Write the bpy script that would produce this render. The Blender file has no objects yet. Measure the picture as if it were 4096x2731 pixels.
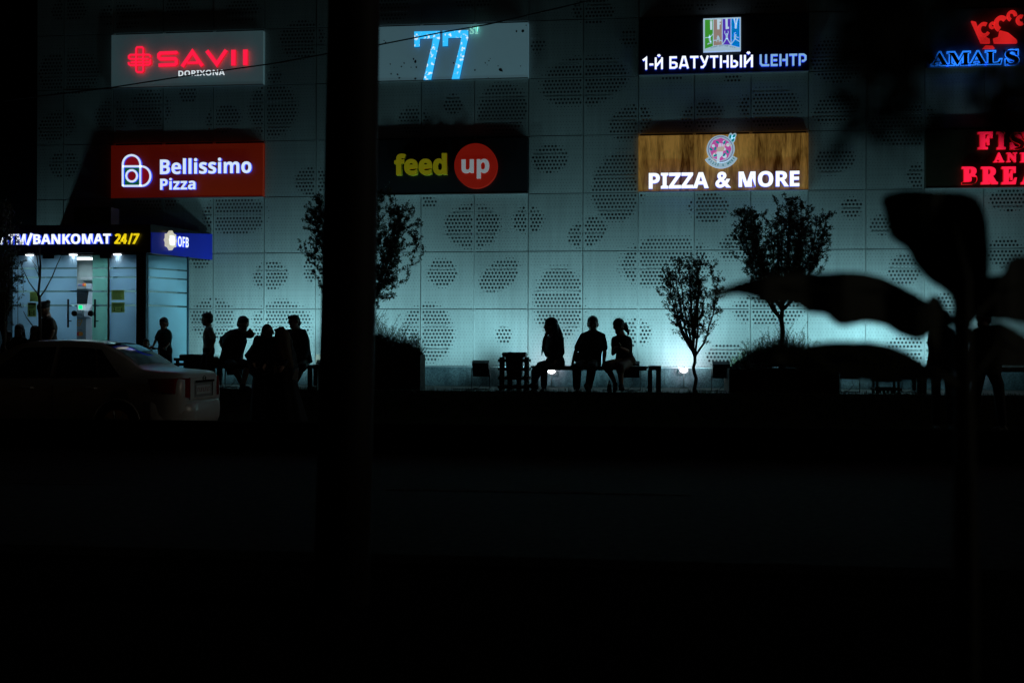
import bpy, bmesh, math, random
from mathutils import Vector, Matrix, noise
R = math.radians
rnd = random.Random(7)
S = bpy.context.scene
COL = S.collection

# ---------------------------------------------------------------- camera
F = 4528.0                                   # focal length in pixels of a 4096 px wide frame
CAM = Vector((8.5765, -21.644, 0.842))
_y, _p, _r = -0.1189, 0.0009, 0.0031
FW = Vector((math.sin(_y)*math.cos(_p), math.cos(_y)*math.cos(_p), math.sin(_p)))
_rt = Vector((math.cos(_y), -math.sin(_y), 0)); _up = _rt.cross(FW)
RT = math.cos(_r)*_rt + math.sin(_r)*_up
UP = -math.sin(_r)*_rt + math.cos(_r)*_up
cd = bpy.data.cameras.new('camera'); cam = bpy.data.objects.new('camera', cd); COL.objects.link(cam)
cd.sensor_width = 36; cd.lens = F*36/4096; cd.clip_start = 0.1; cd.clip_end = 900
m = Matrix((RT, UP, -FW)).transposed().to_4x4(); m.translation = CAM; cam.matrix_world = m
cd.dof.use_dof = True; cd.dof.focus_distance = 20.2; cd.dof.aperture_fstop = 1.9
S.camera = cam

def ray(px, py): return FW + (px-2048)/F*RT - (py-1365.5)/F*UP
def U(px, py, Y):
    d = ray(px, py); return CAM + d*((Y-CAM.y)/d.y)
def Dp(px, py, depth): return CAM + ray(px, py)*depth
def pxm(px, Y):                              # metres per pixel at that plane
    d = ray(px, 1365); return ((Y-CAM.y)/d.y)/F

# ---------------------------------------------------------------- world (night)
W = bpy.data.worlds.new('World'); S.world = W; W.use_nodes = True
nt = W.node_tree; bg = nt.nodes['Background']
sky = nt.nodes.new('ShaderNodeTexSky'); sky.sky_type = 'NISHITA'; sky.sun_disc = False
sky.sun_elevation = R(2.0); sky.sun_rotation = R(200)
nt.links.new(sky.outputs[0], bg.inputs[0]); bg.inputs[1].default_value = 0.0006
S.view_settings.view_transform = 'Standard'; S.view_settings.look = 'None'
S.view_settings.exposure = 0.0; S.view_settings.gamma = 1.0
S.cycles.max_bounces = 8; S.cycles.transparent_max_bounces = 24
S.cycles.sample_clamp_indirect = 4.0

sl=bpy.data.lights.new('warm_side_fill','SUN'); sl.energy=.055; sl.angle=R(10); sl.color=(1,.9,.74)  # low warm fill added from the right to brighten the car's rear
so=bpy.data.objects.new('warm_side_fill',sl); COL.objects.link(so); so.rotation_euler=Vector((-.98,.0,-.2)).to_track_quat('-Z','Y').to_euler()
# ---------------------------------------------------------------- materials
def mat(name, col, rough=.6, metal=0, var=.12, scale=9., emit=None, es=0, spec=.5, bump=0, trans=0):
    M = bpy.data.materials.new(name); M.use_nodes = True
    n = M.node_tree; b = n.nodes['Principled BSDF']
    b.inputs['Roughness'].default_value = rough; b.inputs['Metallic'].default_value = metal
    b.inputs['Specular IOR Level'].default_value = spec
    if trans: b.inputs['Transmission Weight'].default_value = trans
    if emit:
        b.inputs['Emission Color'].default_value = (*emit, 1); b.inputs['Emission Strength'].default_value = es
    if var:
        tc = n.nodes.new('ShaderNodeTexCoord'); nz = n.nodes.new('ShaderNodeTexNoise')
        nz.inputs['Scale'].default_value = scale; nz.inputs['Detail'].default_value = 5
        n.links.new(tc.outputs['Object'], nz.inputs['Vector'])
        cr = n.nodes.new('ShaderNodeValToRGB')
        cr.color_ramp.elements[0].position = .3; cr.color_ramp.elements[1].position = .7
        cr.color_ramp.elements[0].color = (*[c*(1-var) for c in col], 1)
        cr.color_ramp.elements[1].color = (*[min(1, c*(1+var)) for c in col], 1)
        n.links.new(nz.outputs['Fac'], cr.inputs['Fac']); n.links.new(cr.outputs[0], b.inputs['Base Color'])
        if bump:
            bp = n.nodes.new('ShaderNodeBump'); bp.inputs['Strength'].default_value = bump
            n.links.new(nz.outputs['Fac'], bp.inputs['Height']); n.links.new(bp.outputs[0], b.inputs['Normal'])
    else:
        b.inputs['Base Color'].default_value = (*col, 1)
    return M
def glow(name, col, s, base=None):
    return mat(name, base or tuple(min(.8, c) for c in col), .5, var=0, emit=col, es=s)

BLK = mat('black_paint', (.012,.012,.013), .55)
DARK = mat('dark_metal', (.03,.03,.032), .45)
POLE = mat('pole_paint', (.015,.014,.013), .7)
STEEL = mat('brushed_steel', (.45,.46,.47), .35, .8)
ALU = mat('aluminium', (.5,.52,.54), .35, .6)
WHITE = mat('white_paint', (.72,.73,.73), .5)
PANELGREY = mat('sign_grey', (.74,.78,.8), .5, var=.04, scale=3, emit=(.36,.75,.85), es=.04)  # faint teal emission added, stands in for light falling on the panel
WOODD = mat('dark_bench_wood', (.05,.04,.03), .7, bump=.2)
BENCHG = mat('bench_grey_paint', (.16,.17,.17), .6)
BARK = mat('bark', (.05,.04,.03), .85, bump=.5, scale=25)
LEAF = mat('tree_leaf', (.035,.055,.022), .55, var=.5, scale=4)
LEAFD = mat('broad_leaf', (.02,.03,.012), .7, var=.4, scale=6)
GRASSM = mat('grass_blade', (.035,.05,.02), .7, var=.5, scale=5)
SKIN = mat('skin', (.32,.2,.14), .55, var=.06)
HAIRM = mat('dark_hair', (.012,.01,.009), .6, var=.3, scale=40)
CONC = mat('concrete', (.1,.098,.09), .9, bump=.3)

# ---------------------------------------------------------------- mesh builder
class MB:
    def __init__(s): s.v = []; s.f = []; s.m = []
    def add(s, vs, fs, mi=0):
        o = len(s.v); s.v += [tuple(v) for v in vs]
        for f in fs: s.f.append([o+i for i in f]); s.m.append(mi)
    def box(s, a, b, mi=0):
        x0,y0,z0 = a; x1,y1,z1 = b
        if x1<x0: x0,x1 = x1,x0
        if y1<y0: y0,y1 = y1,y0
        if z1<z0: z0,z1 = z1,z0
        s.add([(x0,y0,z0),(x1,y0,z0),(x1,y1,z0),(x0,y1,z0),(x0,y0,z1),(x1,y0,z1),(x1,y1,z1),(x0,y1,z1)],
              [(3,2,1,0),(4,5,6,7),(0,1,5,4),(1,2,6,5),(2,3,7,6),(3,0,4,7)], mi)
    def hexa(s, b4, t4, mi=0):
        s.add(list(b4)+list(t4), [(3,2,1,0),(4,5,6,7),(0,1,5,4),(1,2,6,5),(2,3,7,6),(3,0,4,7)], mi)
    def prism(s, poly, yf, yb, mf=0, ms=None):      # poly: (x,z) list; front at yf (towards the street)
        n = len(poly); ms = mf if ms is None else ms
        a = sum(poly[i][0]*poly[(i+1)%n][1]-poly[(i+1)%n][0]*poly[i][1] for i in range(n))
        if a < 0: poly = poly[::-1]
        o = len(s.v)
        s.v += [(x,yf,z) for x,z in poly]+[(x,yb,z) for x,z in poly]
        s.f.append([o+i for i in range(n)]); s.m.append(mf)
        s.f.append([o+n+i for i in range(n-1,-1,-1)]); s.m.append(ms)
        for i in range(n):
            j = (i+1)%n; s.f.append([o+j,o+i,o+n+i,o+n+j]); s.m.append(ms)
    def tube(s, pts, rad, n=8, mi=0, cap=True):
        pts = [Vector(p) for p in pts]
        if not hasattr(rad,'__len__'): rad = [rad]*len(pts)
        rings = []; o = len(s.v); ref = None
        for i,p in enumerate(pts):
            d = (pts[min(i+1,len(pts)-1)]-pts[max(i-1,0)])
            d = d.normalized() if d.length>1e-9 else Vector((0,0,1))
            if ref is None: ref = d.orthogonal().normalized()
            u = (ref-d*ref.dot(d)); u = u.normalized() if u.length>1e-6 else d.orthogonal().normalized()
            ref = u; w = d.cross(u)
            s.v += [tuple(p+rad[i]*(math.cos(2*math.pi*k/n)*u+math.sin(2*math.pi*k/n)*w)) for k in range(n)]
        for i in range(len(pts)-1):
            for k in range(n):
                k2=(k+1)%n; s.f.append([o+i*n+k,o+i*n+k2,o+(i+1)*n+k2,o+(i+1)*n+k]); s.m.append(mi)
        if cap:
            s.f.append([o+k for k in range(n-1,-1,-1)]); s.m.append(mi)
            e=o+(len(pts)-1)*n; s.f.append([e+k for k in range(n)]); s.m.append(mi)
    def loft(s, rings, mi=0, cap=True):
        n=len(rings[0]); o=len(s.v)
        for r in rings: s.v += [tuple(p) for p in r]
        for i in range(len(rings)-1):
            for k in range(n):
                k2=(k+1)%n; s.f.append([o+i*n+k,o+i*n+k2,o+(i+1)*n+k2,o+(i+1)*n+k]); s.m.append(mi)
        if cap:
            s.f.append([o+k for k in range(n-1,-1,-1)]); s.m.append(mi)
            e=o+(len(rings)-1)*n; s.f.append([e+k for k in range(n)]); s.m.append(mi)
    def ell(s, c, r, rot=None, nu=14, nv=10, mi=0):
        c=Vector(c); rings=[]
        for i in range(nv+1):
            a=math.pi*i/nv; a=min(max(a,.02),math.pi-.02)
            ring=[]
            for k in range(nu):
                b=2*math.pi*k/nu
                p=Vector((r[0]*math.sin(a)*math.cos(b), r[1]*math.sin(a)*math.sin(b), -r[2]*math.cos(a)))
                ring.append(c+(rot@p if rot else p))
            rings.append(ring)
        s.loft(rings, mi)
    def cap(s, a, ra, b, rb, n=12):
        a=Vector(a); b=Vector(b)
        if (b-a).length<1e-5: b=a+Vector((0,0,1e-3))
        d=(b-a).normalized()
        pts=[a-d*ra*.98,a-d*ra*.8,a-d*ra*.45,a,b,b+d*rb*.45,b+d*rb*.8,b+d*rb*.98]
        s.tube(pts,[ra*.12,ra*.6,ra*.89,ra,rb,rb*.89,rb*.6,rb*.12],n)
    def build(s, name, mats, parent=None, smooth=False, coll=True):
        me=bpy.data.meshes.new(name); me.from_pydata(s.v,[],s.f)
        mats = mats if isinstance(mats,(list,tuple)) else [mats]
        for M in mats: me.materials.append(M)
        if len(mats)>1: me.polygons.foreach_set('material_index', s.m)
        if smooth: me.polygons.foreach_set('use_smooth',[True]*len(me.polygons))
        me.update()
        o=bpy.data.objects.new(name,me); COL.objects.link(o)
        if parent:
            o.parent=parent; o.matrix_parent_inverse=Matrix.Translation(parent.location).inverted()
        return o
def thing(name, label, cat, loc=(0,0,0), group=None):
    o=bpy.data.objects.new(name,None); o.empty_display_size=.2; COL.objects.link(o); o.location=loc
    o['label']=label; o['category']=cat
    if group: o['group']=group
    return o
def tag(o,label,cat,group=None,kind=None):
    o['label']=label; o['category']=cat
    if group: o['group']=group
    if kind: o['kind']=kind
    return o
def struct(o): o['kind']='structure'; return o
def evaluated(o, name):
    dg=bpy.context.evaluated_depsgraph_get(); dg.update()
    return bpy.data.meshes.new_from_object(o.evaluated_get(dg))
def remesh(mb, name, M, voxel, parent=None, smooth_it=6, fac=.5):
    o=mb.build(name,M,None)
    r=o.modifiers.new('r','REMESH'); r.mode='VOXEL'; r.voxel_size=voxel
    if smooth_it:
        q=o.modifiers.new('s','SMOOTH'); q.iterations=smooth_it; q.factor=fac
    me=evaluated(o,name); old=o.data; o.modifiers.clear(); o.data=me; bpy.data.meshes.remove(old); me.name=name
    me.polygons.foreach_set('use_smooth',[True]*len(me.polygons))
    if not me.materials: me.materials.append(M)
    if parent:
        o.parent=parent; o.matrix_parent_inverse=Matrix.Translation(parent.location).inverted()
    return o

# 2D helpers working on a facade plane
def pp(pts, Y): return [((q:=U(x,y,Y)).x, q.z) for x,y in pts]
def stroke(pts, w):                       # open or closed polyline -> list of quads' polygons (mitred)
    closed = pts[0]==pts[-1] and len(pts)>2
    P=[Vector(p) for p in (pts[:-1] if closed else pts)]; n=len(P); L=[];Rr=[]
    for i in range(n):
        if closed: a,b=P[i-1],P[(i+1)%n]
        else: a,b=P[max(i-1,0)],P[min(i+1,n-1)]
        d1=(P[i]-a); d2=(b-P[i])
        if d1.length<1e-9: d1=d2
        if d2.length<1e-9: d2=d1
        d1=d1.normalized(); d2=d2.normalized(); t=(d1+d2)
        t=t.normalized() if t.length>1e-6 else d1
        nn=Vector((-t.y,t.x)); c=max(.45,nn.dot(Vector((-d1.y,d1.x))))
        L.append(P[i]+nn*w/2/c); Rr.append(P[i]-nn*w/2/c)
    out=[]; rng=range(n) if closed else range(n-1)
    for i in rng:
        j=(i+1)%n; out.append([tuple(L[i]),tuple(L[j]),tuple(Rr[j]),tuple(Rr[i])])
    return out
def arc(cx,cy,rx,ry,a0,a1,n=14): return [(cx+rx*math.cos(R(a0+(a1-a0)*i/n)), cy-ry*math.sin(R(a0+(a1-a0)*i/n))) for i in range(n+1)]
def bold(s):
    return ''.join(chr(0x1d5d4+ord(c)-65) if 'A'<=c<='Z' else chr(0x1d5ee+ord(c)-97) if 'a'<=c<='z' else chr(0x1d7ec+ord(c)-48) if c.isdigit() else c for c in s)
def serif(s):
    return ''.join(chr(0x1d400+ord(c)-65) if 'A'<=c<='Z' else c for c in s)
def text_polys(body, offset=0):
    c=bpy.data.curves.new('txt','FONT'); c.body=body; c.size=1; c.offset=offset; c.extrude=.5; c.resolution_u=4
    o=bpy.data.objects.new('txt',c); COL.objects.link(o)
    me=evaluated(o,'txt'); bpy.data.objects.remove(o); bpy.data.curves.remove(c)
    v=[tuple(q.co) for q in me.vertices]; f=[(list(p.vertices), p.normal.z) for p in me.polygons]
    bpy.data.meshes.remove(me); return v,f
def text_to(mb, body, x0, y0, x1, y1, Y, depth, offset=0, mf=0, ms=0, shear=0, frame=None):
    """fit glyphs to a rectangle: (x0,y0) bottom-left px, (x1,y1) top-right px on plane Y (front), or frame(u,v,w)->point"""
    v,f=text_polys(body,offset)
    ax=min(p[0] for p in v); bx=max(p[0] for p in v); ay=min(p[1] for p in v); by=max(p[1] for p in v)
    if frame is None:
        a=U(x0,y0,Y); b=U(x1,y1,Y); H=b.z-a.z
        fr=lambda u,w,d:(a.x+(b.x-a.x-shear*H)*u+shear*H*w, Y+depth*(.5-d), a.z+H*w)
    else: fr=frame
    vs=[fr((p[0]-ax)/(bx-ax),(p[1]-ay)/(by-ay),p[2]) for p in v]
    o=len(mb.v); mb.v+=vs
    for idx,nz in f:
        mb.f.append([o+i for i in idx]); mb.m.append(mf if nz>.5 else ms)

# ================================================================ GROUND
ROAD=-.63; WALK=-.5
def gmat(name,col,rough,sc,var,bump): return mat(name,col,rough,var=var,scale=sc,bump=bump,spec=0)
g=MB(); g.add([(-300,-300,-.75),(300,-300,-.75),(300,300,-.75),(-300,300,-.75)],[(0,1,2,3)])
struct(g.build('ground',gmat('earth',(.05,.045,.035),.95,3,.3,.2)))
g=MB(); g.box((-60,-14.6,ROAD-.1),(70,-3.96,ROAD)); struct(g.build('road',mat('asphalt',(.045,.044,.04),.8,var=.35,scale=14,bump=.3,spec=.018)))
def road_mark():
    g=MB()
    for k in range(-4,8): g.box((k*6.,-10.6,ROAD+.001),(k*6+3.,-10.48,ROAD+.005))
    return struct(g.build('road_marking',mat('road_paint',(.09,.09,.085),.9,var=.5,spec=0)))
road_mark()
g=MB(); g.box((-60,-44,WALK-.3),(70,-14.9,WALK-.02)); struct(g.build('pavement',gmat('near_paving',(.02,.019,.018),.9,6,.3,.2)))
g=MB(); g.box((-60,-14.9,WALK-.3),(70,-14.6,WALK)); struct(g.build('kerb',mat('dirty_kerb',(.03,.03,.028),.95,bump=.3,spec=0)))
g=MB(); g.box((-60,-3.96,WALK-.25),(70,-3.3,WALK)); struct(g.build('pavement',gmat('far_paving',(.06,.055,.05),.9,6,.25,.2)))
# plaza paving with joints
pm=bpy.data.materials.new('plaza_paving'); pm.use_nodes=True; n=pm.node_tree; b=n.nodes['Principled BSDF']
tc=n.nodes.new('ShaderNodeTexCoord'); br=n.nodes.new('ShaderNodeTexBrick')
br.inputs['Scale'].default_value=3.3; br.inputs['Color1'].default_value=(.12,.105,.095,1); br.inputs['Color2'].default_value=(.09,.08,.075,1)
br.inputs['Mortar'].default_value=(.03,.03,.03,1); br.inputs['Mortar Size'].default_value=.012
n.links.new(tc.outputs['Object'],br.inputs['Vector']); n.links.new(br.outputs[0],b.inputs['Base Color']); b.inputs['Roughness'].default_value=.85
g=MB(); g.box((-60,-2.35,-.12),(70,.3,0)); struct(g.build('plaza',pm))
# grassy bank falling from the plaza to the lower pavement
g=MB(); nx=130
def bank_z(Y,X):
    t=min(1,max(0,(-2.35-Y)/.95)); return -.015-(WALK*-1-.02)*(t*t*(3-2*t))+.02*noise.noise((X*1.7,Y*2,0))*(1 if 0<t<1 else .3)
rows=[-2.3,-2.45,-2.6,-2.8,-3.0,-3.2,-3.35]
for Y in rows:
    for i in range(nx+1):
        X=-14+i*(44/nx); g.v.append((X,Y,bank_z(Y,X)))
for r in range(len(rows)-1):
    for i in range(nx):
        a=r*(nx+1)+i; g.f.append([a+nx+1,a+nx+2,a+1,a]); g.m.append(0)
struct(g.build('grass_bank',gmat('bank_soil',(.03,.035,.018),.95,8,.4,.3),smooth=True))
def blade(mb,p,h,lean,az,w,segs=3,curl=1.0):
    p=Vector(p); d=Vector((math.cos(az),math.sin(az),0)); side=Vector((-d.y,d.x,0))
    if abs(side.x)<.35: side=Vector((.7,side.y,0))
    pts=[]
    for i in range(segs+1):
        t=i/segs; pts.append(p+d*lean*(t**1.8)*curl+Vector((0,0,h*(t-.35*max(0,lean/h-.3)*t*t))))
    o=len(mb.v)
    for i,q in enumerate(pts):
        ww=w*(1-i/segs)*.5+.0006; mb.v+= [tuple(q-side*ww),tuple(q+side*ww)]
    for i in range(segs):
        mb.f.append([o+2*i,o+2*i+1,o+2*i+3,o+2*i+2]); mb.m.append(0)
g=MB()
for i in range(15000):
    X=rnd.uniform(-6,19.5); Y=-2.28-abs(rnd.gauss(0,.3)); 
    if Y<-3.3: continue
    h=rnd.uniform(.035,.095)*(1.6 if rnd.random()<.05 else 1)*(1+.6*noise.noise((X*1.3,3,0)))
    blade(g,(X,Y,bank_z(Y,X)-.01),h,rnd.uniform(.0,.05),rnd.uniform(0,6.28),.007,2)
tag(g.build('grass',GRASSM),'short unlit grass growing along the plaza edge bank','grass',kind='stuff')
# median kerb wall between the road lanes
g=MB(); g.box((-40,-6.95,ROAD),(50,-6.72,-.24)); o=g.build('median_barrier',mat('dark_concrete',(.015,.015,.014),.9,bump=.2,spec=0))
tag(o,'low dark concrete median barrier running along the road','barrier')

# ================================================================ FACADE
PW=1.05; PH=1.1061; Z0=.38
def zr(r): return Z0+PH*r
C0,C1,R1=-4,19,9
ELL=[(1890,905,118,92,0),(1768,1091,61,60,0),(1997,1103,92,56,35),(2113,879,66,58,0),(1709,1330,114,122,0),(2013,1338,34,40,0),
(1082,1102,76,58,10),(1261,1077,52,56,0),(1127,1305,128,108,0),(850,1275,94,86,0),(941,862,140,82,0),(800,1040,45,34,0),
(2349,929,86,56,25),(2475,745,108,152,-15),(2659,1048,186,108,5),(2834,832,84,62,0),(2945,985,76,58,20),(3073,1240,142,72,0),
(2236,1208,106,152,0),(2542,1330,62,58,0),(2905,1420,84,50,0),(3406,832,42,46,0),(3525,900,46,42,0),(3617,1078,68,62,0),
(3785,1220,50,50,0),(3640,1395,94,58,0),(4020,1010,70,65,0),(3662,1270,30,20,0),(2372,45,86,55,0),(2760,10,110,36,0),(3073,22,54,22,0),
(2522,153,44,38,0),(2335,325,182,105,10),(2520,490,94,68,30),(2808,462,88,58,15),(2690,310,46,16,0),(2930,312,36,22,0),(3080,428,126,84,0),
(2200,635,76,58,10),(3340,640,82,60,15),(3343,436,100,60,15),(3620,498,150,92,0),(3680,702,50,52,0),(3350,240,112,96,0),(4040,800,82,46,0),
(1570,30,72,60,0),(1895,10,76,38,0),(1812,416,38,42,0),(1657,482,67,58,0),(2010,435,106,106,0),(1209,158,96,80,0),(1092,440,106,112,0),
(1245,725,72,58,0),(2148,178,36,38,0),(1712,808,34,24,0),(276,40,78,50,0),(490,65,102,54,0),(712,30,56,42,0),(970,45,74,48,0),
(275,290,136,96,0),(228,505,86,60,20),(445,470,72,75,0),(600,440,92,82,0),(752,378,36,36,0),(893,478,78,56,15),(257,659,66,58,0),(620,810,100,32,0),(1095,300,34,32,0)]
EL=[]
for (x,y,rx,ry,a) in ELL:
    c=U(x,y,0); k=pxm(x,0); EL.append((c.x,c.z,rx*k,ry*k,math.cos(R(a)),math.sin(R(a))))
def efield(x,z):
    best=9
    for (cx,cz,rx,rz,ca,sa) in EL:
        dx=x-cx; dz=z-cz
        if abs(dx)>.95 or abs(dz)>.95: continue
        u=(dx*ca+dz*sa)/rx; w=(-dx*sa+dz*ca)/rz
        best=min(best,math.hypot(u,w))
    return best
SIGNS={'s':(-2,1,5),'7':(3,6,5),'i':(8,11,5),'a':(13,16,5),'b':(-2,1,3),'f':(3,6,3),'p':(8,11,3),'n':(13,16,3)}
def covered(c,r): return any(a<=c<b and r==q for a,b,q in SIGNS.values())
building=thing('shopping_mall','mall wing clad in grey perforated metal panels with glowing shop signs','building',(8,0,0))
vs=[];fs=[];uv=[];hole=[];small=[]
def quad(a,b,c,d,t,uvs=None,h=0.,sm=0.):
    o=len(vs); vs.extend([a,b,c,d]); fs.append((o,o+1,o+2,o+3)); uv.extend(uvs or [(0,0)]*4); hole.append(h); small.append(sm)
GAP=.008; NC=15; NR=15
for c in range(C0,C1):
    for r in range(0,R1):
        if covered(c,r): continue
        jy=rnd.uniform(-.003,.003); tx=rnd.uniform(-.006,.006); tz=rnd.uniform(-.006,.006)
        x0=c*PW+GAP; x1=(c+1)*PW-GAP; z0=zr(r)+GAP; z1=zr(r+1)-GAP
        if c==C0: x0=max(x0,-3.72)
        if x1<-3.75: continue
        cw=(PW-2*GAP-.03)/NC; ch=(z1-z0-.03)/NR; zb=z0+.015
        Yj=lambda x,z:jy+tx*(x-c*PW-.5)+tz*(z-zr(r)-.5)
        def q(xa,za,xb,zb_,**k): quad((xa,Yj(xa,za),za),(xb,Yj(xb,za),za),(xb,Yj(xb,zb_),zb_),(xa,Yj(xa,zb_),zb_),0,**k)
        q(x0,z0,x1,zb,sm=0.); q(x0,zb+NR*ch,x1,z1,sm=0.)
        for j in range(NR):
            za=zb+j*ch; sx=c*PW+GAP+.015+(cw/2 if j%2 else 0); nn=NC-(1 if j%2 else 0)
            # merge runs of plain cells
            run=x0
            for i in range(nn):
                xa=sx+i*cw; f=efield(xa+cw/2,za+ch/2)
                if f<1.04 and xa>=x0 and xa+cw<=x1:
                    if xa>run+1e-5: q(run,za,xa,za+ch,sm=1.)
                    hr=.32 if f<.93 else .17
                    q(xa,za,xa+cw,za+ch,uvs=[(0,0),(1,0),(1,1),(0,1)],h=hr); run=xa+cw
            if x1>run+1e-5: q(run,za,x1,za+ch,sm=1.)
        d=.035+jy
        A_,B_,C_,D_=[(x,Yj(x,z),z) for x,z in ((x0,z0),(x1,z0),(x1,z1),(x0,z1))]; E_=lambda p:(p[0],d,p[2])
        for a,b in ((A_,B_),(B_,C_),(C_,D_),(D_,A_)): quad(a,E_(a),E_(b),b,0)
me=bpy.data.meshes.new('cladding'); me.from_pydata(vs,[],fs)
ul=me.uv_layers.new(name='UVMap'); ul.data.foreach_set('uv',[t for p in uv for t in p])
me.attributes.new('hole','FLOAT','FACE').data.foreach_set('value',hole)
me.attributes.new('small','FLOAT','FACE').data.foreach_set('value',small)
cm=bpy.data.materials.new('perforated_panel'); cm.use_nodes=True; n=cm.node_tree; L=n.links.new; b=n.nodes['Principled BSDF']
b.inputs['Roughness'].default_value=.75; b.inputs['Metallic'].default_value=0; b.inputs['Specular IOR Level'].default_value=.15
def nd(t,**k):
    x=n.nodes.new(t)
    for kk,vv in k.items(): setattr(x,kk,vv)
    return x
def mth(op,a,b_=None,c_=None):
    x=nd('ShaderNodeMath',operation=op)
    for i,v in enumerate((a,b_,c_)):
        if v is None: continue
        if isinstance(v,(int,float)): x.inputs[i].default_value=v
        else: L(v,x.inputs[i])
    return x.outputs[0]
uvn=nd('ShaderNodeUVMap'); sp=nd('ShaderNodeSeparateXYZ'); L(uvn.outputs[0],sp.inputs[0])
du=mth('SUBTRACT',sp.outputs[0],.5); dv=mth('SUBTRACT',sp.outputs[1],.5)
dist=mth('SQRT',mth('ADD',mth('MULTIPLY',du,du),mth('MULTIPLY',dv,dv)))
ah=nd('ShaderNodeAttribute',attribute_name='hole'); h1=mth('LESS_THAN',dist,ah.outputs['Fac'])
geo=nd('ShaderNodeNewGeometry'); sg=nd('ShaderNodeSeparateXYZ'); L(geo.outputs['Position'],sg.inputs[0])
pu=mth('DIVIDE',sg.outputs[0],PW/18.); pv=mth('DIVIDE',mth('SUBTRACT',sg.outputs[2],Z0),PH/19.)
rowi=mth('FLOOR',pv); par=mth('MULTIPLY',mth('MODULO',rowi,2.),.5)
fu=mth('SUBTRACT',mth('FRACT',mth('ADD',pu,par)),.5); fv=mth('SUBTRACT',mth('FRACT',pv),.5)
d2=mth('SQRT',mth('ADD',mth('MULTIPLY',fu,fu),mth('MULTIPLY',fv,fv)))
as_=nd('ShaderNodeAttribute',attribute_name='small')
h2=mth('MULTIPLY',mth('LESS_THAN',d2,.105),mth('GREATER_THAN',as_.outputs['Fac'],.5))
hh=mth('MAXIMUM',h1,h2)
nz=nd('ShaderNodeTexNoise'); nz.inputs['Scale'].default_value=1.1; nz.inputs['Detail'].default_value=6
L(geo.outputs['Position'],nz.inputs['Vector'])
vor=nd('ShaderNodeTexWhiteNoise',noise_dimensions='2D'); cv=nd('ShaderNodeCombineXYZ')
L(mth('FLOOR',mth('DIVIDE',sg.outputs[0],PW)),cv.inputs[0]); L(mth('FLOOR',mth('DIVIDE',mth('SUBTRACT',sg.outputs[2],Z0),PH)),cv.inputs[1]); L(cv.outputs[0],vor.inputs['Vector'])
mp_=nd('ShaderNodeMapping'); mp_.inputs['Scale'].default_value=(9,1,.55); L(geo.outputs['Position'],mp_.inputs[0]); nz3=nd('ShaderNodeTexNoise'); nz3.inputs['Scale'].default_value=1.4; nz3.inputs['Detail'].default_value=7; L(mp_.outputs[0],nz3.inputs['Vector'])
val=mth('ADD',mth('ADD',.24,mth('MULTIPLY',nz.outputs['Fac'],.14)),mth('ADD',mth('MULTIPLY',vor.outputs['Value'],.07),mth('MULTIPLY',nz3.outputs['Fac'],.16)))
cc=nd('ShaderNodeCombineColor'); L(mth('MULTIPLY',val,.97),cc.inputs[0]); L(val,cc.inputs[1]); L(mth('MULTIPLY',val,1.0),cc.inputs[2])
L(cc.outputs[0],b.inputs['Base Color'])
tr=nd('ShaderNodeBsdfTransparent'); mx=nd('ShaderNodeMixShader'); L(hh,mx.inputs[0]); L(b.outputs[0],mx.inputs[1]); L(tr.outputs[0],mx.inputs[2])
L(mx.outputs[0],n.nodes['Material Output'].inputs['Surface'])
me.materials.append(cm); o=bpy.data.objects.new('cladding',me); COL.objects.link(o)
o.parent=building; o.matrix_parent_inverse=Matrix.Translation(building.location).inverted()
g=MB(); g.box((-3.74,.4,0),(C1*PW,.7,zr(R1))); g.build('rear_wall',mat('rear_render',(.07,.075,.08),.9),building)
g=MB()
for c in range(-3,C1+1): g.box((c*PW-.03,.036,Z0),(c*PW+.03,.05,zr(R1)))
for r in range(0,R1):
    for t in (.3,.72): g.box((-3.7,.14,zr(r)+t*PH-.03),(C1*PW,.17,zr(r)+t*PH+.03))
g.build('panel_rails',mat('galvanised_rail',(.62,.63,.63),.6,var=.1),building)
# granite plinth
gm=bpy.data.materials.new('granite'); gm.use_nodes=True; n=gm.node_tree; b=n.nodes['Principled BSDF']
tc=n.nodes.new('ShaderNodeTexCoord'); v1=n.nodes.new('ShaderNodeTexNoise'); v1.inputs['Scale'].default_value=45; v1.inputs['Detail'].default_value=8
v2=n.nodes.new('ShaderNodeTexNoise'); v2.inputs['Scale'].default_value=2.2; v2.inputs['Detail'].default_value=6
mp=n.nodes.new('ShaderNodeMapping'); mp.inputs['Scale'].default_value=(1.6,1,.35)
n.links.new(tc.outputs['Object'],v1.inputs['Vector']); n.links.new(tc.outputs['Object'],mp.inputs[0]); n.links.new(mp.outputs[0],v2.inputs['Vector'])
mm=n.nodes.new('ShaderNodeMath'); mm.operation='MULTIPLY'; n.links.new(v1.outputs[0],mm.inputs[0]); n.links.new(v2.outputs[0],mm.inputs[1])
cr=n.nodes.new('ShaderNodeValToRGB'); cr.color_ramp.elements[0].position=.13; cr.color_ramp.elements[1].position=.42
cr.color_ramp.elements[0].color=(.02,.035,.045,1); cr.color_ramp.elements[1].color=(.16,.21,.23,1)
n.links.new(mm.outputs[0],cr.inputs[0]); n.links.new(cr.outputs[0],b.inputs['Base Color']); b.inputs['Roughness'].default_value=.33
g=MB()
x=-3.7
while x<C1*PW:
    w=1.26; g.box((x+.002,-.03,0),(x+w-.002,.19,Z0-.012)); x+=w
g.build('plinth',gm,building)
g=MB(); g.box((-3.72,-.04,Z0-.012),(C1*PW,.05,Z0-.002)); g.build('plinth_cap',ALU,building)
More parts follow.
